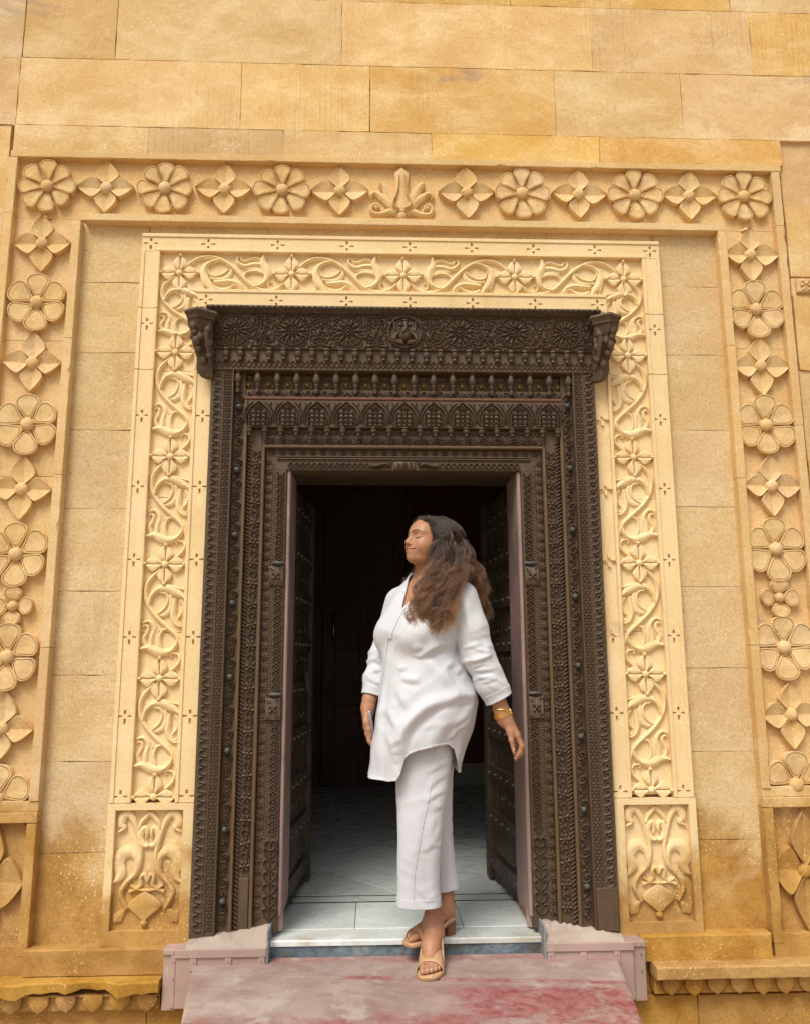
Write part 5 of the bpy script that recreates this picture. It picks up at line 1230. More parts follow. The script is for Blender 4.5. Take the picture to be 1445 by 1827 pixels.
SFOLDS = [
 ([(0.223,1.124),(0.299,1.145)], 0.0048, 0.0075, 0.005), ([(0.254,1.124),(0.32,1.106)], 0.0045, 0.006, 0.0045), ([(0.253,1.071),(0.324,1.097)], 0.005, 0.0065, 0.005), ([(0.257,1.054),(0.297,1.071)], 0.004, 0.006, 0.004),
 ([(0.261,1.041),(0.341,1.041)], 0.005, 0.0065, 0.005), ([(0.274,1.011),(0.331,1.015)], 0.0045, 0.006, 0.0045), ([(0.226,1.089),(0.247,1.011)], 0.004, 0.007, 0.005), ([(0.221,1.318),(0.237,1.185)], 0.005, 0.013, 0.009), ([(0.287,0.993),(0.349,1.010)], 0.0035, 0.006, 0.004),
 ([(0.29,1.16),(0.315,1.09)], 0.004, 0.008, 0.006),
 ([(-0.14,1.031),(-0.09,1.040)], 0.004, 0.006, 0.0045), ([(-0.154,1.009),(-0.103,0.981)], 0.004, 0.006, 0.0045), ([(-0.127,1.086),(-0.09,1.058)], 0.004, 0.006, 0.0045), ([(-0.136,1.054),(-0.099,1.013)], 0.004, 0.006, 0.0045)]
def fold_disp(V, N, folds, ymax=0.25):
    D = np.zeros(len(V)); X = V[:, [0, 2]]
    for pts, amp, w, off in folds:
        P = smooth2(pts, 5); best = np.full(len(V), 1e9); sd = np.zeros(len(V)); tt = np.zeros(len(V)); n = len(P)-1
        for i in range(n):
            a, b = P[i], P[i+1]; d = b-a; L = d@d+1e-12; t = np.clip(((X-a)@d)/L, 0, 1); q = X-a-t[:, None]*d; r = np.sqrt((q**2).sum(1))
            sg = np.sign(d[0]*q[:, 1]-d[1]*q[:, 0]); m = r < best; best[m] = r[m]; sd[m] = (r*sg)[m]; tt[m] = ((i+t)/n)[m]
        tap = np.sin(PI*np.clip(tt, 0, 1))**0.8*0.88+0.12; end = (tt <= 0) | (tt >= 1); tap = np.where(end, 0.12*np.exp(-(best/w)**2), tap)
        s = np.sign(P[-1][0]-P[0][0]+1e-9)
        ww = w*1.55; of = off*1.35; wob = 0.7+0.6*vnoise(V, 16.0); D += amp*wob*tap*(np.exp(-((sd*s-of)/ww)**2)-0.55*np.exp(-((sd*s+of)/(ww*0.75))**2))
    return D*np.clip((ymax-N[:, 1])/0.35, 0, 1)
kh = 0.0042
G3 = grid((-0.23,-0.33,0.60), (0.45,0.20,1.475), kh); KV, KT = surf_nets(kurta_sdf(G3), (-0.23,-0.33,0.60), kh)
KV = relax(KV.astype(float), KT, 3); N = vnormals(KV, KT)
front = N[:, 1] < 0.1
s_, t_, a_, b_ = tor_st((KV[:,0], KV[:,1], KV[:,2]))
near_arm = chain((KV[:,0], KV[:,1], KV[:,2]), ARM_N, [0.067,0.0625,0.0575,0.0545,0.0525], 0.03) < torso((KV[:,0], KV[:,1], KV[:,2]))
far_arm = chain((KV[:,0], KV[:,1], KV[:,2]), ARM_F, [0.062,0.056,0.052,0.048,0.046], 0.03) < torso((KV[:,0], KV[:,1], KV[:,2]))
arm = near_arm | far_arm
SMALL = [(a, b*1.0, c, d) for a, b, c, d in FOLDS[3:6]+FOLDS[7:]]
D = np.where(arm, fold_disp(KV, N, [(a, b*1.15, c*0.85, d) for a, b, c, d in SFOLDS]), fold_disp(KV, N, [(a, b*1.9, c*1.1, d*1.2) for a, b, c, d in FOLDS[:3]]+FOLDS[6:7]+SMALL))
low = np.clip((1.10-KV[:,2])/0.25, 0, 1)
crump = 0.0125*drape(KV, 0.55, 4, 11)*(0.3+0.7*low)+0.0090*drape(KV+5, -0.75, 5, 13)+0.0026*drape(KV+9, 1.35, 6, 24)*low
elbow = np.exp(-((KV[:,2]-1.06)/0.075)**2)
scr = 0.0085*drape(KV+2, 0.25, 8, 27)*(0.25+elbow)+0.0075*drape(KV+7, -0.45, 8, 29)*(0.2+elbow)+0.0050*drape(KV+4, -1.3, 4, 17)
smooth_top = np.clip((1.30-KV[:,2])/0.1, 0.25, 1)
D += np.where(arm, scr, crump)*smooth_top*np.clip((0.5-N[:,1])/0.4, 0.3, 1)
# armhole seam, soft random drape
ph = KV[:,0]*31+KV[:,2]*17; D += 0.0012*np.sin(ph)+0.0010*np.sin(KV[:,0]*57-KV[:,2]*43+KV[:,1]*29)
hang = np.clip((0.95-KV[:,2])/0.3, 0, 1); ang = np.arctan2(s_, t_); D += hang*0.006*np.sin(ang*9+1.3)*(~arm)
KV = KV+N*D[:, None]; KV = relax(KV, KT, 1, 0.3)
def cuff_plane(arms, ctr, d): c = np.array(ctr); d = np.array(d)/np.linalg.norm(d); return -((KV-c)@d)
# fields: keep >= 0
x_, y_, z_ = KV.T
zh = np.interp(x_, [-0.3,-0.075,-0.045,-0.03,-0.012,0.005,0.035,0.099,0.153,0.178,0.193,0.202,0.4], [0.640,0.634,0.640,0.664,0.722,0.738,0.749,0.764,0.768,0.748,0.70,0.65,0.648])
zh = np.where(y_ < -0.03, zh, np.where(y_ > 0.0, 0.645, zh+(0.645-zh)*np.clip((y_+0.03)/0.03, 0, 1)))
hem = np.where(arm, 1.0, z_-zh)
s_, t_, a_, b_ = tor_st((x_, y_, z_))
vee = np.maximum(-(z_-1.283-1.95*np.abs(s_-0.0))*0.45, -(t_-0.0)); rim = np.maximum(1.442-z_, np.sqrt((x_-0.104)**2+(y_+0.05)**2)-0.085)
neck = np.minimum(vee, rim)
cn = cuff_plane(ARM_N, (0.362,-0.135,0.933), (0.46,0.03,-0.89)); cfp = cuff_plane(ARM_F, (-0.132,0.018,0.940), (-0.26,-0.18,-0.95))
cuff = np.where(near_arm & (x_ > 0.24), cn, np.where(far_arm & (x_ < 0.0) & (z_ < 1.1), cfp, 1.0))
keep = np.minimum(np.minimum(hem, neck), cuff)
KV2, KT2 = clip_mesh(KV, KT, keep)
KURTA = tri_obj('kurta', KV2, KT2, M['cotton'], WM, 0.0022)
def patch(name, flds, off, V=KV, T=KT, parent=None, solid=0.0016):
    f = np.minimum.reduce(flds+[keep if V is KV else np.ones(len(V))]); A, B = clip_mesh(V+vnormals(V, T)*off, T, f)
    if len(B): o = tri_obj(name, A, B, M['cotton'], None, solid); put(o, parent or KURTA); return o
patch('cuff', [0.036-cn, cn, np.where(near_arm, 1.0, -1.0)], 0.0022); patch('cuff', [0.034-cfp, cfp, np.where(far_arm & (z_ < 1.1), 1.0, -1.0)], 0.0022)
patch('placket', [0.019-np.abs(s_+0.006), t_, 1.30-z_, z_-1.166], 0.0030)
patch('neck_band', [0.0115-neck, neck, z_-1.2], 0.0026)
patch('centre_pleat', [0.006-np.abs(s_+0.018+0.02*(1.166-z_)), t_, 1.168-z_], 0.0030)
patch('hem_band', [0.008-hem, hem, np.where(arm, -1.0, 1.0)], 0.0014)

# ---- trousers: cross-sections (height, centre x, centre y, half width, half depth)
LEG1 = np.array([(0.10,0.044,-0.110,0.0840,0.054),(0.17,0.043,-0.111,0.082,0.054),(0.27,0.041,-0.118,0.0785,0.056),(0.44,0.047,-0.128,0.0830,0.068),(0.64,0.061,-0.112,0.1045,0.086),(0.75,0.070,-0.10,0.112,0.096),(0.86,0.078,-0.085,0.112,0.10)])
LEG2 = np.array([(0.10,0.139,0.030,0.076,0.058),(0.20,0.134,0.031,0.075,0.058),(0.28,0.126,0.036,0.072,0.060),(0.42,0.112,0.044,0.072,0.062),(0.64,0.103,0.030,0.086,0.078),(0.86,0.115,0.0,0.10,0.09)])
def leg_sdf(P, tab):
    zz = np.linspace(0.05, 0.95, 91); S = [np.convolve(np.pad(np.interp(zz, tab[:,0], tab[:,k]), 6, 'edge'), np.ones(13)/13, 'valid') for k in range(1, 5)]
    cx, cy, a, b = [np.interp(P[2], zz, r) for r in S]; u, v = np.abs((P[0]-cx)/a), np.abs((P[1]-cy)/b); return ((u**2.4+v**2.4+1e-9)**(1/2.4)-1)*np.minimum(a, b)
def trousers(name, leg, cut, folds, seam):
    lo = (leg[:,1].min()-0.13, leg[:,2].min()-0.13, 0.13); hi = (leg[:,1].max()+0.13, leg[:,2].max()+0.13, 0.90); hh = 0.0042
    P = grid(lo, hi, hh); V, T = surf_nets(leg_sdf(P, leg), lo, hh); V = relax(V.astype(float), T, 3); N = vnormals(V, T)
    D = fold_disp(V, N, [(a_, b_*0.6, c_, d_) for a_, b_, c_, d_ in folds])+0.0030*drape(V+1, 1.45, 4, 17)+0.0030*drape(V+6, 0.45, 6, 20)*np.clip((V[:,2]-0.2)/0.3, 0.25, 1)+0.0018*drape(V+3, -0.5, 8, 26)
    V = V+N*D[:, None]; f = cut(V); A, B = clip_mesh(V, T, f); o = tri_obj(name, A, B, M['cotton'], WM, 0.002)
    Nn = vnormals(V, T)
    A, B = clip_mesh(V+Nn*0.0018, T, np.minimum(f, 0.034-f)); put(tri_obj('hem_band', A, B, M['cotton'], None, 0.0014), o)
    if seam is not None:
        xs = np.interp(V[:,2], [q[1] for q in seam][::-1], [q[0] for q in seam][::-1])
        A, B = clip_mesh(V+Nn*0.0016, T, np.minimum.reduce([f, 0.0105-np.abs(V[:,0]-xs), -0.10-V[:,1]])); put(tri_obj('side_seam', A, B, M['cotton'], None, 0.0014), o)
    return o
SEAM = [(0.124,0.78),(0.080,0.62),(0.043,0.458),(0.0145,0.30),(0.0097,0.17)]
trousers('trouser_leg', LEG1, lambda V: V[:,2]-0.172-0.02*(V[:,1]+0.115), [
  ([(0.165,0.70),(0.10,0.675),(0.07,0.655)], 0.005, 0.008, 0.006), ([(0.165,0.655),(0.11,0.63),(0.08,0.60)], 0.005, 0.008, 0.006), ([(0.155,0.60),(0.10,0.575),(0.07,0.55)], 0.0045, 0.008, 0.006), ([(0.14,0.54),(0.09,0.52)], 0.004, 0.008, 0.006),
  ([(0.15,0.73),(0.12,0.715),(0.09,0.712)], 0.005, 0.007, 0.005), ([(0.09,0.40),(0.125,0.385)], 0.004, 0.006, 0.005), ([(0.125,0.46),(0.10,0.41),(0.06,0.38),(0.03,0.39)], 0.004, 0.010, 0.007), ([(0.10,0.50),(0.085,0.43)], 0.004, 0.010, 0.007), ([(0.03,0.25),(0.07,0.20),(0.11,0.215)], 0.004, 0.009, 0.007), ([(0.075,0.36),(0.085,0.20)], 0.0035, 0.012, 0.009), ([(-0.01,0.42),(0.0,0.22)], 0.003, 0.012, 0.009)], SEAM)
trousers('trouser_leg', LEG2, lambda V: V[:,2]-0.193-0.14*(V[:,0]-0.15), [([(0.14,0.43),(0.18,0.30)], 0.005, 0.010, 0.008), ([(0.16,0.45),(0.185,0.40)], 0.005, 0.008, 0.006), ([(0.15,0.36),(0.155,0.24)], 0.004, 0.010, 0.008)], None)

# ---- head frame
PSI, TIL = math.radians(60), math.radians(8)
_f = Vector((-math.sin(PSI), -math.cos(PSI), 0)); _l = Vector((math.cos(PSI), -math.sin(PSI), 0)); _f2 = _f*math.cos(TIL)+Vector((0,0,1))*math.sin(TIL); _u2h = _f2.cross(_l)
HC = Vector((0.103,-0.074,1.566)); HR = np.array([_f2, _l, _u2h])      # rows: forward, left, up
def to_head(P): r = [P[k]-HC[k] for k in range(3)]; return [HR[i][0]*r[0]+HR[i][1]*r[1]+HR[i][2]*r[2] for i in range(3)]
def from_head(q): return np.array(HC)+np.asarray(q)@HR
def head_sdf(P):
    q = to_head(P); s = (q[0], np.abs(q[1]), q[2])
    d = ell(q, (-0.016,0,0.020), (0.092,0.072,0.069))
    d = smin(d, ell(q, (0.034,0,-0.018), (0.062,0.058,0.072)), 0.03)
    d = smin(d, ell(q, (0.052,0,0.034), (0.042,0.052,0.042)), 0.03)
    d = smin(d, ell(q, (0.038,0,-0.056), (0.051,0.055,0.038)), 0.028)
    d = smin(d, ell(s, (0.058,0.036,-0.030), (0.031,0.028,0.030)), 0.022)
    d = smin(d, ell(q, (0.083,0,-0.082), (0.019,0.024,0.019)), 0.02)
    d = smin(d, ell(q, (0.036,0,-0.086), (0.048,0.042,0.020)), 0.02)
    d = smin(d, cap(s, (0.088,0.008,0.020), (0.073,0.046,0.020), 0.010, 0.008), 0.014)
    d = smax(d, -ell(s, (0.0985,0.030,0.003), (0.0145,0.016,0.0115)), 0.012)
    d = smin(d, ell(s, (0.0745,0.0315,0.0015), (0.0145,0.0165,0.0125)), 0.004)
    d = smin(d, ell(q, (0.084,0,-0.054), (0.022,0.030,0.024)), 0.015)
    d = smin(d, cap(q, (0.089,0,0.014), (0.1075,0,-0.021), 0.0075, 0.0100), 0.012)
    d = smin(d, ell(q, (0.1085,0,-0.0260), (0.0120,0.0125,0.0112)), 0.007)
    d = smin(d, ell(s, (0.0985,0.0140,-0.0310), (0.0105,0.0080,0.0088)), 0.005)
    d = smax(d, -ell(s, (0.1055,0.0068,-0.0395), (0.0055,0.0035,0.0045)), 0.003)
    d = smin(d, cap(s, (0.1030,0.0,-0.0495), (0.0870,0.0290,-0.0515), 0.0070, 0.0042), 0.004)
    d = smin(d, cap(s, (0.1015,0.0,-0.0620), (0.0870,0.0275,-0.0540), 0.0082, 0.0042), 0.004)
    d = smin(d, ell(s, (0.066,0.038,-0.036), (0.020,0.016,0.015)), 0.014)
    d = smax(d, -cap(s, (0.1125,0.0,-0.0558), (0.0900,0.0320,-0.0520), 0.0022, 0.0022), 0.003)
    d = smin(d, ell(s, (-0.010,0.076,-0.012), (0.020,0.009,0.032)), 0.006)
    return d
NECK = [(0.118,-0.052,1.505),(0.112,-0.052,1.44),(0.112,-0.048,1.34)]
def skin_upper(P):
    d = smin(head_sdf(P), chain(P, NECK, [0.050,0.0525,0.064], 0.03), 0.022)
    return smin(d, torso(P)+0.0095, 0.03)
def skin_cols(V):
    q = to_head(V.T); y = np.abs(q[1]); C = np.tile(SKIN, (len(V), 1)); hd = (V[:,2] > 1.45)
    def put_(w, col): C[:] = C+(col-C)*np.clip(w, 0, 1)[:, None]
    put_(hd*0.55*np.exp(-(((q[0]-0.070)/0.03)**2+((y-0.044)/0.016)**2+((q[2]+0.022)/0.018)**2)), BLUSH)
    put_(hd*0.35*np.exp(-(((y-0.0)/0.012)**2+((q[2]+0.028)/0.014)**2+((q[0]-0.112)/0.01)**2)), BLUSH)
    lip = np.minimum(cap((q[0],y,q[2]), (0.1030,0,-0.0495), (0.0870,0.0290,-0.0515), 0.0070, 0.0042), cap((q[0],y,q[2]), (0.1015,0,-0.0620), (0.0870,0.0275,-0.0540), 0.0082, 0.0042))
    put_(hd*np.clip((0.0016-lip)/0.0014, 0, 1)*(q[0] > 0.085), LIP)
    ml = np.clip((0.0024-np.abs(q[2]+0.0560-0.0035*y/0.028))/0.0012, 0, 1)*(y < 0.033)*(q[0] > 0.080); put_(hd*0.65*ml, LIP*0.45)
    bz = np.interp(y, [0.008,0.018,0.034,0.050], [0.0175,0.0225,0.0265,0.0190]); bw = np.interp(y, [0.006,0.012,0.034,0.052], [0.0026,0.0042,0.0034,0.0010])
    put_(hd*0.88*np.clip((bw-np.abs(q[2]-bz))/0.0014+0.5, 0, 1)*(y > 0.008)*(y < 0.053)*(q[0] > 0.05), BROW)
    ez = -0.0035-0.0035*(1-((y-0.033)/0.0155)**2); put_(hd*0.92*np.clip((0.0024-np.abs(q[2]-ez))/0.0010+0.6, 0, 1)*(y > 0.0165)*(y < 0.053)*(q[0] > 0.055), LASH)
    put_(hd*0.40*np.exp(-(((y-0.033)/0.014)**2+((q[2]-0.006)/0.008)**2))*(q[0] > 0.06), np.array([0.33,0.14,0.10]))
    return np.hstack([C, np.ones((len(V), 1))])
parts_V, parts_T, parts_C = [], [], []; off_ = 0
def add_skin(V, T, C=None):
    global off_
    V = np.asarray(V, float); parts_V.append(V); parts_T.append(T+off_); parts_C.append(skin_cols(V) if C is None else C); off_ += len(V)
def skin_block(fn, lo, hi, h, it=1):
    P = grid(lo, hi, h); V, T = surf_nets(fn(P), lo, h); V = relax(V.astype(float), T, it); add_skin(V, T)
skin_block(skin_upper, (-0.03,-0.18,1.462), (0.22,0.04,1.665), 0.0020)
skin_block(skin_upper, (-0.10,-0.25,1.20), (0.28,0.14,1.468), 0.0034)
# hidden trunk, arms and legs, then hands and feet
skin_block(lambda P: torso(P)+0.014, (-0.18,-0.30,0.78), (0.34,0.18,1.215), 0.009)
skin_block(lambda P: smin(chain(P, [(0.078,-0.085,0.86),(0.062,-0.112,0.64),(0.058,-0.124,0.45),(0.080,-0.100,0.28),(0.098,-0.070,0.12)], [0.085,0.062,0.048,0.038,0.034], 0.04), chain(P, [(0.11,0.0,0.86),(0.105,0.03,0.64),(0.113,0.048,0.45),(0.136,0.042,0.28),(0.154,0.034,0.14)], [0.075,0.058,0.044,0.036,0.033], 0.04), 0.02), (-0.04,-0.23,0.155), (0.25,0.16,0.86), 0.006)
# forearms with hands
def near_hand(P):
    d = chain(P, [(0.262,-0.138,1.20),(0.283,-0.138,1.10),(0.335,-0.138,0.99),(0.372,-0.139,0.885),(0.379,-0.139,0.862)], [0.042,0.040,0.037,0.0275,0.026], 0.02)
    K = [(0.424,-0.156,0.796),(0.432,-0.137,0.795),(0.431,-0.118,0.800),(0.424,-0.101,0.809)]
    palm = None
    for k in K:
        c = cap(P, (0.384,-0.137,0.852), k, 0.021, 0.0125); palm = c if palm is None else smin(palm, c, 0.016)
    d = smin(d, palm, 0.022)
    d = smin(d, cap(P, (0.392,-0.150,0.842), (0.398,-0.158,0.806), 0.015, 0.0125), 0.016)
    th = chain(P, [(0.397,-0.160,0.812),(0.401,-0.166,0.778),(0.410,-0.166,0.733)], [0.0115,0.0098,0.0062], 0.006); d = smin(d, th, 0.010)
    F = [(K[0],(0.4415,-0.158,0.757),(0.434,-0.157,0.731),(0.416,-0.155,0.709)), (K[1],(0.450,-0.138,0.752),(0.441,-0.137,0.722),(0.421,-0.136,0.703)), (K[2],(0.449,-0.118,0.760),(0.440,-0.117,0.732),(0.421,-0.116,0.716)), (K[3],(0.439,-0.099,0.777),(0.431,-0.098,0.755),(0.417,-0.098,0.742))]
    for i, f in enumerate(F):
        r = [0.0105,0.0090,0.0080,0.0058] if i < 3 else [0.0092,0.0078,0.0068,0.0052]
        c = chain(P, f, r, 0.006); d = smin(d, c, 0.007) if i == 0 else np.minimum(d, c) if False else smin(d, c, 0.005)
    return d
skin_block(near_hand, (0.22,-0.20,0.685), (0.47,-0.07,1.06), 0.0021)
PHONE_C = Vector((-0.1335,-0.005,0.806)); PH_X = Vector((0.985,-0.10,0.14)).normalized()   # phone: thickness axis
PH_Z = (Vector((0.17,0.0,1.0))-PH_X*Vector((0.17,0,1)).dot(PH_X)).normalized(); PH_Y = PH_Z.cross(PH_X)
def far_hand(P):
    d = chain(P, [(-0.062,0.060,1.20),(-0.088,0.048,1.10),(-0.118,0.026,1.00),(-0.146,0.002,0.925),(-0.153,-0.004,0.898)], [0.042,0.040,0.036,0.027,0.0255], 0.02)
    c = PHONE_C
    def at(x, y, z): q = c+PH_X*x+PH_Y*y+PH_Z*z; return (q.x, q.y, q.z)
    K = [at(-0.021,-0.030,0.022), at(-0.023,-0.010,0.016), at(-0.023,0.012,0.018), at(-0.021,0.031,0.026)]
    for k in K: d = smin(d, cap(P, (-0.152,-0.004,0.893), k, 0.021, 0.0115), 0.016)
    tips = [(at(-0.0185,-0.041,-0.010), at(-0.013,-0.0465,-0.038), at(-0.006,-0.0475,-0.055)), (at(-0.020,0.000,-0.030), at(-0.015,0.030,-0.045), at(0.006,0.0455,-0.050)), (at(-0.020,0.024,-0.020), at(-0.010,0.045,-0.030), at(0.012,0.044,-0.034)), (at(-0.018,0.040,-0.002), at(-0.006,0.048,-0.010), at(0.012,0.042,-0.012))]
    for k, t in zip(K, tips): d = smin(d, chain(P, [k, *t], [0.0110,0.0092,0.0084,0.0066], 0.006), 0.007)
    d = smin(d, chain(P, [(-0.158,-0.022,0.880), at(-0.016,-0.043,0.036), at(-0.010,-0.0475,0.008), at(-0.006,-0.0475,-0.018)], [0.014,0.0125,0.0105,0.0072], 0.008), 0.010)
    return d
skin_block(far_hand, (-0.215,-0.085,0.71), (-0.055,0.085,1.05), 0.0024)
# feet: local x to the toes, y to the foot's left, z up from the ground
def make_foot(o, yaw, med, pitch=0.0):
    """o = ground point under the heel, yaw = heading, med = +1 when the big toe is on the foot's left side"""
    R = Matrix.Rotation(yaw, 3, 'Z') @ Matrix.Rotation(pitch, 3, 'Y'); Rn = np.array(R)
    def L(P): r = [P[k]-o[k] for k in range(3)]; return [Rn[0][i]*r[0]+Rn[1][i]*r[1]+Rn[2][i]*r[2] for i in range(3)]
    TO = [(0.184,0.0245,0.228,0.0215,0.0125),(0.182,0.006,0.224,0.006,0.0092),(0.177,-0.0095,0.215,-0.009,0.0084),(0.170,-0.0235,0.204,-0.022,0.0080),(0.160,-0.0365,0.190,-0.034,0.0074)]
    def sdf(P):
        q = L(P)
        d = ell(q, (0.034,0,0.092), (0.034,0.030,0.036)); d = smin(d, chain(q, [(0.050,0.002*med,0.100),(0.105,0.004*med,0.072),(0.150,0.003*med,0.040)], [0.036,0.032,0.026], 0.02), 0.02)
        d = smin(d, ell(q, (0.162,-0.004*med,0.032), (0.036,0.043,0.0195)), 0.02)
        d = smin(d, chain(q, [(0.046,0,0.105),(0.040,0,0.150),(0.034,0,0.235)], [0.036,0.0325,0.028], 0.02), 0.03)
        for sg in (-1, 1): d = smin(d, ell(q, (0.044,sg*0.029,0.132), (0.012,0.009,0.013)), 0.010)
        for a, b_, c, e, r in TO: d = smin(d, chain(q, [(a,b_*med,0.031),((a+c)/2,(b_+e)/2*med,0.032),(c,e*med,0.0255)], [r,r*0.98,r*0.9], 0.004), 0.006)
        return smax(d, -(q[2]-(0.0175+0.052*np.clip((0.150-q[0])/0.11, 0, 1)**1.2)), 0.006)
    # sandal
    def W_(x, y, z): q = R @ Vector((x, y, z)); return (o[0]+q.x, o[1]+q.y, o[2]+q.z)
    SD = None; out = [(0.000,0.000),(0.004,0.022),(0.030,0.032),(0.075,0.031),(0.120,0.037),(0.165,0.046),(0.205,0.043),(0.236,0.034),(0.243,0.020),(0.243,-0.006),(0.226,-0.030),(0.190,-0.046),(0.150,-0.049),(0.100,-0.037),(0.060,-0.032),(0.025,-0.031),(0.004,-0.022)]
    lp = smooth2(out+[out[0]], 3)[:-1]
    zb = lambda x: 0.0+0.054*max(0, min(1, (0.150-x)/0.11))**1.3
    m = MB(); rs = []
    for k, dz in ((0.965,0.0),(1.0,0.004),(1.0,0.0125),(0.95,0.0165)): rs.append([W_(0.12+(x-0.12)*k, y*med*k, zb(x)+dz) for x, y in lp])
    m.rings(rs, True, True); SD = m.build('sandal', M['leather'], WM, 50)
    m = MB(); q = [(0.004,0.022),(0.042,0.022),(0.048,0.0),(0.042,-0.022),(0.004,-0.022),(-0.002,0.0)]
    m.rings([[W_(x*0.92+0.001, y*med*0.86, 0.0) for x, y in q], [W_(x, y*med, 0.053) for x, y in q]], True, True); put(m.build('heel_block', M['heel'], None, 30), SD)
    m = MB(); rs = []
    for i in range(13):          # broad toe band over the instep
        x = 0.108+0.080*i/12; w = 0.0475-0.005*max(0, 7-i)/7; h = 0.0835-0.0345*(i/12)**0.8
        rs.append([W_(x+0.012*(1-math.sin(a))*(1 if i > 6 else -0.2)*0.9, w*med*math.cos(a)*1.02-0.002*med, 0.008+(h-0.008)*math.sin(a)**0.8) for a in np.linspace(0.001, PI-0.001, 19)])
    m.rings(rs, False, False, close=False); ob = m.build('toe_band', M['leather'], None, 60); md = ob.modifiers.new('thickness', 'SOLIDIFY'); md.thickness = 0.002; md.offset = 1; put(ob, SD)
    m = MB(); m.tube([W_(0.135,0.043*med,0.030), W_(0.085,0.037*med,0.078), W_(0.045,0.034*med,0.100), W_(0.012,0.026*med,0.106), W_(-0.002,0.0,0.107), W_(0.012,-0.026*med,0.106), W_(0.045,-0.034*med,0.100), W_(0.085,-0.038*med,0.078), W_(0.135,-0.046*med,0.030)], 0.0035, 6); put(m.build('heel_strap', M['leather'], None, 60), SD)
    for a, b_, c, e, r in TO:
        m = MB(); k0 = len(m.v); m.lathe([(1,0),(0.8,0.7),(0.1,1.0)], (0,0,0), 9); m.v[k0:] = [W_(c-0.001+u*r*0.62, e*med+v*r*0.68, 0.0315+0.02*r+w*0.0028) for u, v, w in m.v[k0:]]; put(m.build('toe_nail', M['nail'], None, 60), SD)
    return sdf
sd = make_foot((0.107,-0.026,-0.040), math.atan2(-0.985,-0.17), -1)
skin_block(sd, (0.0,-0.29,-0.035), (0.17,0.03,0.185), 0.0026)
sd = make_foot((0.186,0.052,0.0205), math.atan2(-0.58,-0.815), 1)
skin_block(sd, (-0.05,-0.16,0.02), (0.25,0.12,0.25), 0.003)
tri_obj('body', np.vstack(parts_V), np.vstack(parts_T), M['skin'], WM, 0, np.vstack(parts_C))
# finger nails of the near hand
for p_, d_, r_ in (((0.4095,-0.1715,0.742),(0.2,-0.9,-0.25),0.0052),):
    m = MB(); dd = Vector(d_).normalized(); u_ = Vector((0.25,0,-1)); u_ = (u_-dd*u_.dot(dd)).normalized(); w_ = dd.cross(u_)
    m.lathe([(1,0),(0.85,0.6),(0.1,1.0)], (0,0,0), 10); m.v = [tuple(Vector(p_)+u_*(a*r_*1.7)+w_*(b2*r_*0.9)+dd*(h*0.0022)) for a, b2, h in m.v]; m.build('finger_nail', M['nail'], WM, 60)
# watch and bangle on her left wrist
def ring_pts(c, ax, r, n=28, sq=1.0, tw=0.0):
    ax = Vector(ax).normalized(); u = ax.orthogonal().normalized() if tw == 0 else (ax.orthogonal()+ax*tw).normalized(); v = ax.cross(u)
    return [(Vector(c)+u*(r*math.cos(a))+v*(r*sq*math.sin(a)), (u*math.cos(a)+v*math.sin(a)), a) for a in np.linspace(0, 2*PI, n, endpoint=False)]
wc = Vector((0.3745,-0.139,0.874)); wa = Vector((0.36,0.0,-0.93)).normalized(); WT = None
m = MB(); rs = []
for q, nrm, a in ring_pts(wc, wa, 0.0295, 30): rs.append([tuple(q+wa*h+nrm*e) for h, e in ((-0.0075,0),(-0.007,0.0028),(0.007,0.0028),(0.0075,0),(0.007,-0.001),(-0.007,-0.001))])
rs.append(rs[0]); m.rings(rs); WT = m.build('wristwatch', M['gold'], WM, 30)
for k, (q, nrm, a) in enumerate(ring_pts(wc, wa, 0.0305, 15)):
    m = MB(); t = wa.cross(nrm); m.add([tuple(q+wa*h+t*s+nrm*e) for e in (0.0,0.0050) for h in (-0.0095,0.0095) for s in (-0.0052,0.0052)], [(0,1,3,2),(4,6,7,5),(0,4,5,1),(1,5,7,3),(3,7,6,2),(2,6,4,0)]); put(m.build('bracelet_link', M['gold'], None), WT)
nrm = Vector((0.93,-0.05,0.36)).normalized(); m = MB(); m.lathe([(0.0155,-0.002),(0.0165,0.003),(0.0155,0.0065),(0.013,0.0078),(0.001,0.008)], (0,0,0), 20)
u_ = nrm.orthogonal().normalized(); v_ = nrm.cross(u_); m.v = [tuple(wc+nrm*0.0285+u_*a+v_*b2+nrm*h) for a, b2, h in m.v]; put(m.build('watch_case', M['gold'], None, 40), WT)
m = MB(); pts = [tuple(q) for q, n_, a in ring_pts(wc-wa*0.014, (wa+Vector((-0.45,-0.2,-0.1))).normalized(), 0.034, 36)]; m.tube(pts+[pts[0]], 0.0038, 8); m.build('bangle', M['gold'], WM, 60)
# phone in her right hand
PH = thing('smartphone', "phone in a clear lilac case held in the woman's right hand", 'phone', tuple(PHONE_C-PH_Z*0.077))
def pbox(name, hx, hy, hz, cx, mat, r=0.008):
    m = MB(); out = []
    for sy, sz, a0 in ((1,1,0),(-1,1,PI/2),(-1,-1,PI),(1,-1,1.5*PI)):
        for k in range(5): a = a0+PI/2*k/4; out.append((sy*(hy-r)+r*math.cos(a), sz*(hz-r)+r*math.sin(a)))
    rs = []
    for x, k in ((-hx,0.97),(-hx*0.7,1.0),(hx*0.7,1.0),(hx,0.97)): rs.append([tuple(PHONE_C+PH_X*(cx+x)+PH_Y*(y*k)+PH_Z*(z*k)) for y, z in out])
    m.rings(rs, True, True); return m.build(name, M[mat], PH, 40)
pbox('phone_case', 0.0060, 0.0385, 0.079, 0.0, 'case'); pbox('screen', 0.0006, 0.0345, 0.074, -0.0063, 'glass', 0.006)

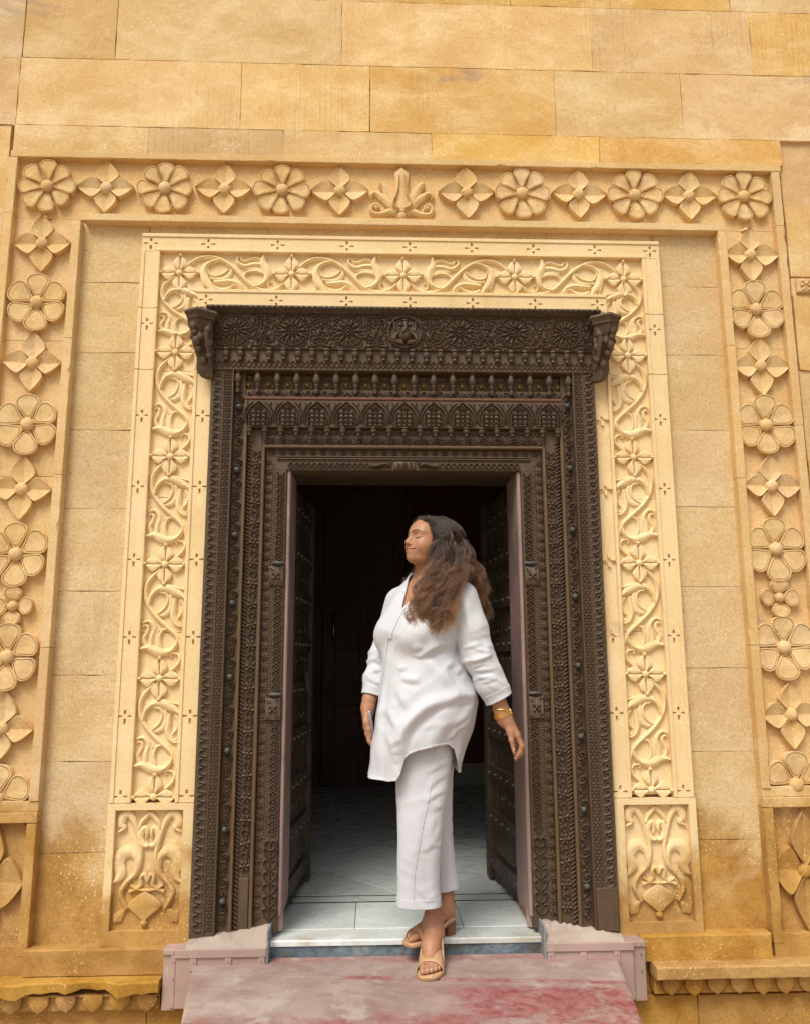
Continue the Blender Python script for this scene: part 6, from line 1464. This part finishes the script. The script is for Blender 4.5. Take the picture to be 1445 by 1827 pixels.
# ---- hair
def hair_lim(q): return 0.066-0.36*np.maximum(0, 0.072-q[2])-0.50*np.maximum(0, np.abs(q[1])-0.030)
def hair_mass(P):
    q = to_head(P); d = smin(head_sdf(P)-0.0105, ell(q, (-0.036,0,0.016), (0.093,0.080,0.076)), 0.02)
    d = smax(d, q[0]-hair_lim(q), 0.008); d = smax(d, -(q[2]+0.075), 0.01)
    d = smin(d, chain(P, [(0.168,-0.128,1.56),(0.168,-0.148,1.47),(0.140,-0.183,1.37),(0.108,-0.208,1.29),(0.092,-0.218,1.235)], [0.030,0.036,0.042,0.040,0.018], 0.03), 0.035)
    d = smin(d, chain(P, [(0.190,-0.06,1.575),(0.218,-0.055,1.49),(0.243,-0.05,1.41),(0.275,-0.035,1.32)], [0.045,0.050,0.048,0.028], 0.03), 0.04)
    d = smin(d, chain(P, [(0.185,-0.110,1.54),(0.205,-0.130,1.45),(0.195,-0.160,1.38)], [0.045,0.038,0.022], 0.03), 0.04)
    return d
HV, HT = surf_nets(hair_mass(grid((-0.02,-0.28,1.18), (0.36,0.05,1.70), 0.0045)), (-0.02,-0.28,1.18), 0.0045)
m, nt, b = new_mat('hair_base'); b.inputs['Base Color'].default_value = (0.020,0.011,0.006,1); b.inputs['Roughness'].default_value = 0.75; b.inputs['Specular IOR Level'].default_value = 0.1; M['hairbase'] = m
HAIR = tri_obj('hair', relax(HV.astype(float), HT, 2), HT, M['hairbase'], WM)
HN = vnormals(HV.astype(float), HT); hq = np.stack(to_head(HV.T), 1)
cand = np.nonzero((hq[:,2] > -0.03) & (np.abs(hq[:,0]) < 0.12) & (np.linalg.norm(hq-np.array([-0.02,0,0.02]), axis=1) < 0.112))[0]
G_ = {1: [(0.160,-0.160,1.545),(0.154,-0.180,1.455),(0.126,-0.222,1.360),(0.098,-0.240,1.275),(0.088,-0.240,1.190)],
      3: [(0.178,-0.152,1.545),(0.188,-0.180,1.460),(0.164,-0.222,1.375),(0.130,-0.242,1.290),(0.118,-0.240,1.215)],
      2: [(0.186,-0.062,1.578),(0.226,-0.056,1.502),(0.276,-0.050,1.415),(0.290,-0.036,1.325),(0.300,-0.030,1.235)],
      5: [(0.186,-0.108,1.566),(0.214,-0.116,1.490),(0.238,-0.116,1.428),(0.266,-0.098,1.378),(0.292,-0.075,1.315)],
      4: [(0.085,0.012,1.53),(0.066,0.032,1.46),(0.052,0.034,1.425),(0.034,0.034,1.405),(0.022,0.030,1.388)]}
SPR = {5: [0.018,0.022,0.022,0.020,0.020], 1: [0.020,0.026,0.034,0.034,0.030], 3: [0.024,0.026,0.028,0.026,0.026], 2: [0.014,0.018,0.020,0.018,0.018], 4: [0.010,0.014,0.014,0.012,0.014]}
NC, PER, NP = 320, 34, 32
clumps = []
for ci in rng.choice(cand, NC, replace=False):
    q = hq[ci]
    if q[1] > -0.012: grp = 1 if q[0] > -0.020+rng.normal()*0.015 else (3 if q[0] > -0.052+rng.normal()*0.012 else (5 if rng.random() < 0.6 else 2))
    else: grp = 4 if (q[0] > -0.02 and q[2] < 0.05) else ((2 if rng.random() < 0.6 else 5) if q[0] < 0.02 else (1 if rng.random() < 0.6 else 5))
    clumps.append((ci, q, grp))
RAD = np.array([0.108,0.090,0.090]); RC = np.array([-0.022,0,0.016])
def on_shell(q):
    r = (q-RC)/RAD; n = np.linalg.norm(r); return q if n > 1 else RC+r/n*RAD
allpts = np.zeros((NC*PER, NP, 3), np.float32); tone = np.zeros((NC*PER,), np.float32); k = 0
for ci, q, grp in clumps:
    C = np.array(G_[grp]); sp = np.array(SPR[grp]); o = rng.normal(size=3)*np.array([1.0,0.35,0.25]); L = rng.uniform(0.66,1.05); ph = rng.uniform(0, 2*PI); fq = rng.uniform(3.6,5.6); am = rng.uniform(0.005,0.0105); tn = rng.normal()*0.75-(1.6 if grp == 4 else 0.0); curl = rng.uniform(0.3,1.3)
    side = 1 if grp != 4 else -1
    for j in range(PER):
        q0 = q+rng.normal(size=3)*0.0055; r = from_head(q0); nn = HN[ci]
        ph0 = math.atan2(q0[1], q0[2]-0.010); pe = (1.85 if side > 0 else -1.85) if grp not in (2, 5) else (1.2 if q0[1] > -0.02 else -0.9); back = 0.016 if grp in (1,4) else 0.026
        ctrl = [r]
        for kk in (1, 2, 3):
            fi = ph0+(pe-ph0)*kk/3.4; rr = 0.101+0.0015*kk+rng.normal()*0.0022; xx = q0[0]-back*kk*(1.0 if q0[0] > -0.04 else 0.45)
            taper = math.sqrt(max(0.16, 1-((xx+0.036)/0.112)**2)); ctrl.append(from_head(np.array([xx, rr*math.sin(fi)*taper*0.97, 0.014+rr*math.cos(fi)*taper*0.95])))
        for i in range(5): ctrl.append(C[i]+o*sp[i]*np.array([1.0,0.5,0.4])+rng.normal(size=3)*(0.003+0.0014*i))
        S = smooth2(ctrl, 8); s = np.linspace(0, (len(S)-1)*min(L, 1.0), NP); i0 = np.clip(s.astype(int), 0, len(S)-2); fr = (s-i0)[:, None]
        S = S[i0]*(1-fr)+S[i0+1]*fr; t = np.linspace(0, 1, NP)
        env = np.clip((t-0.25)*1.7, 0, 1)*am*(1+0.9*t*curl); w = ph+2*PI*fq*t+rng.normal()*0.22
        S[:,0] += env*np.cos(w); S[:,2] += env*0.4*np.sin(w*1.1+1); S[:,1] -= env*0.6*np.sin(w)
        tip = np.clip((t-0.80)/0.20, 0, 1)*curl; S[:,0] += 0.014*tip*np.cos(ph*3)*tip; S[:,2] += 0.016*tip**3
        allpts[k] = S; tone[k] = tn+rng.normal()*0.4; k += 1
# stray hairs
for k2 in range(0, NC*PER, 61): allpts[k2, :, :] += (rng.normal(size=3)*0.012*np.linspace(0, 1, NP)[:, None]**1.5)
hc = bpy.data.hair_curves.new('hair_strands'); hc.add_curves([NP]*(NC*PER)); hc.attributes['position'].data.foreach_set('vector', allpts.ravel())
ra = hc.attributes.get('radius') or hc.attributes.new('radius', 'FLOAT', 'POINT'); ra.data.foreach_set('value', np.tile(np.linspace(0.00080, 0.00042, NP, dtype=np.float32), NC*PER))
tp = hc.attributes.new('tone', 'FLOAT', 'POINT'); tp.data.foreach_set('value', np.repeat(tone, NP).astype(np.float32))
m, nt, b = new_mat('wavy_brown_hair'); g = NG(nt); hi = g.n('ShaderNodeHairInfo'); tn_ = g.n('ShaderNodeAttribute', attribute_name='tone')
fac = g.math('ADD', hi.outputs['Intercept'], g.math('MULTIPLY', tn_.outputs['Fac'], 0.22))
c = g.ramp(fac, [(0.10,(0.010,0.006,0.004)),(0.38,(0.020,0.010,0.0055)),(0.68,(0.046,0.019,0.0075)),(1.0,(0.095,0.040,0.015))])
nt.nodes.remove(b); hb = g.n('ShaderNodeBsdfHairPrincipled'); hb.parametrization = 'COLOR'; g.l(c, hb.inputs['Color']); hb.inputs['Roughness'].default_value = 0.40; hb.inputs['Radial Roughness'].default_value = 0.5
g.l(hb.outputs[0], nt.nodes['Material Output'].inputs['Surface']); hc.materials.append(m)
ho = bpy.data.objects.new('hair_strands', hc); COL.objects.link(ho); put(ho, HAIR); ho['kind'] = 'stuff'
bpy.context.view_layer.update()
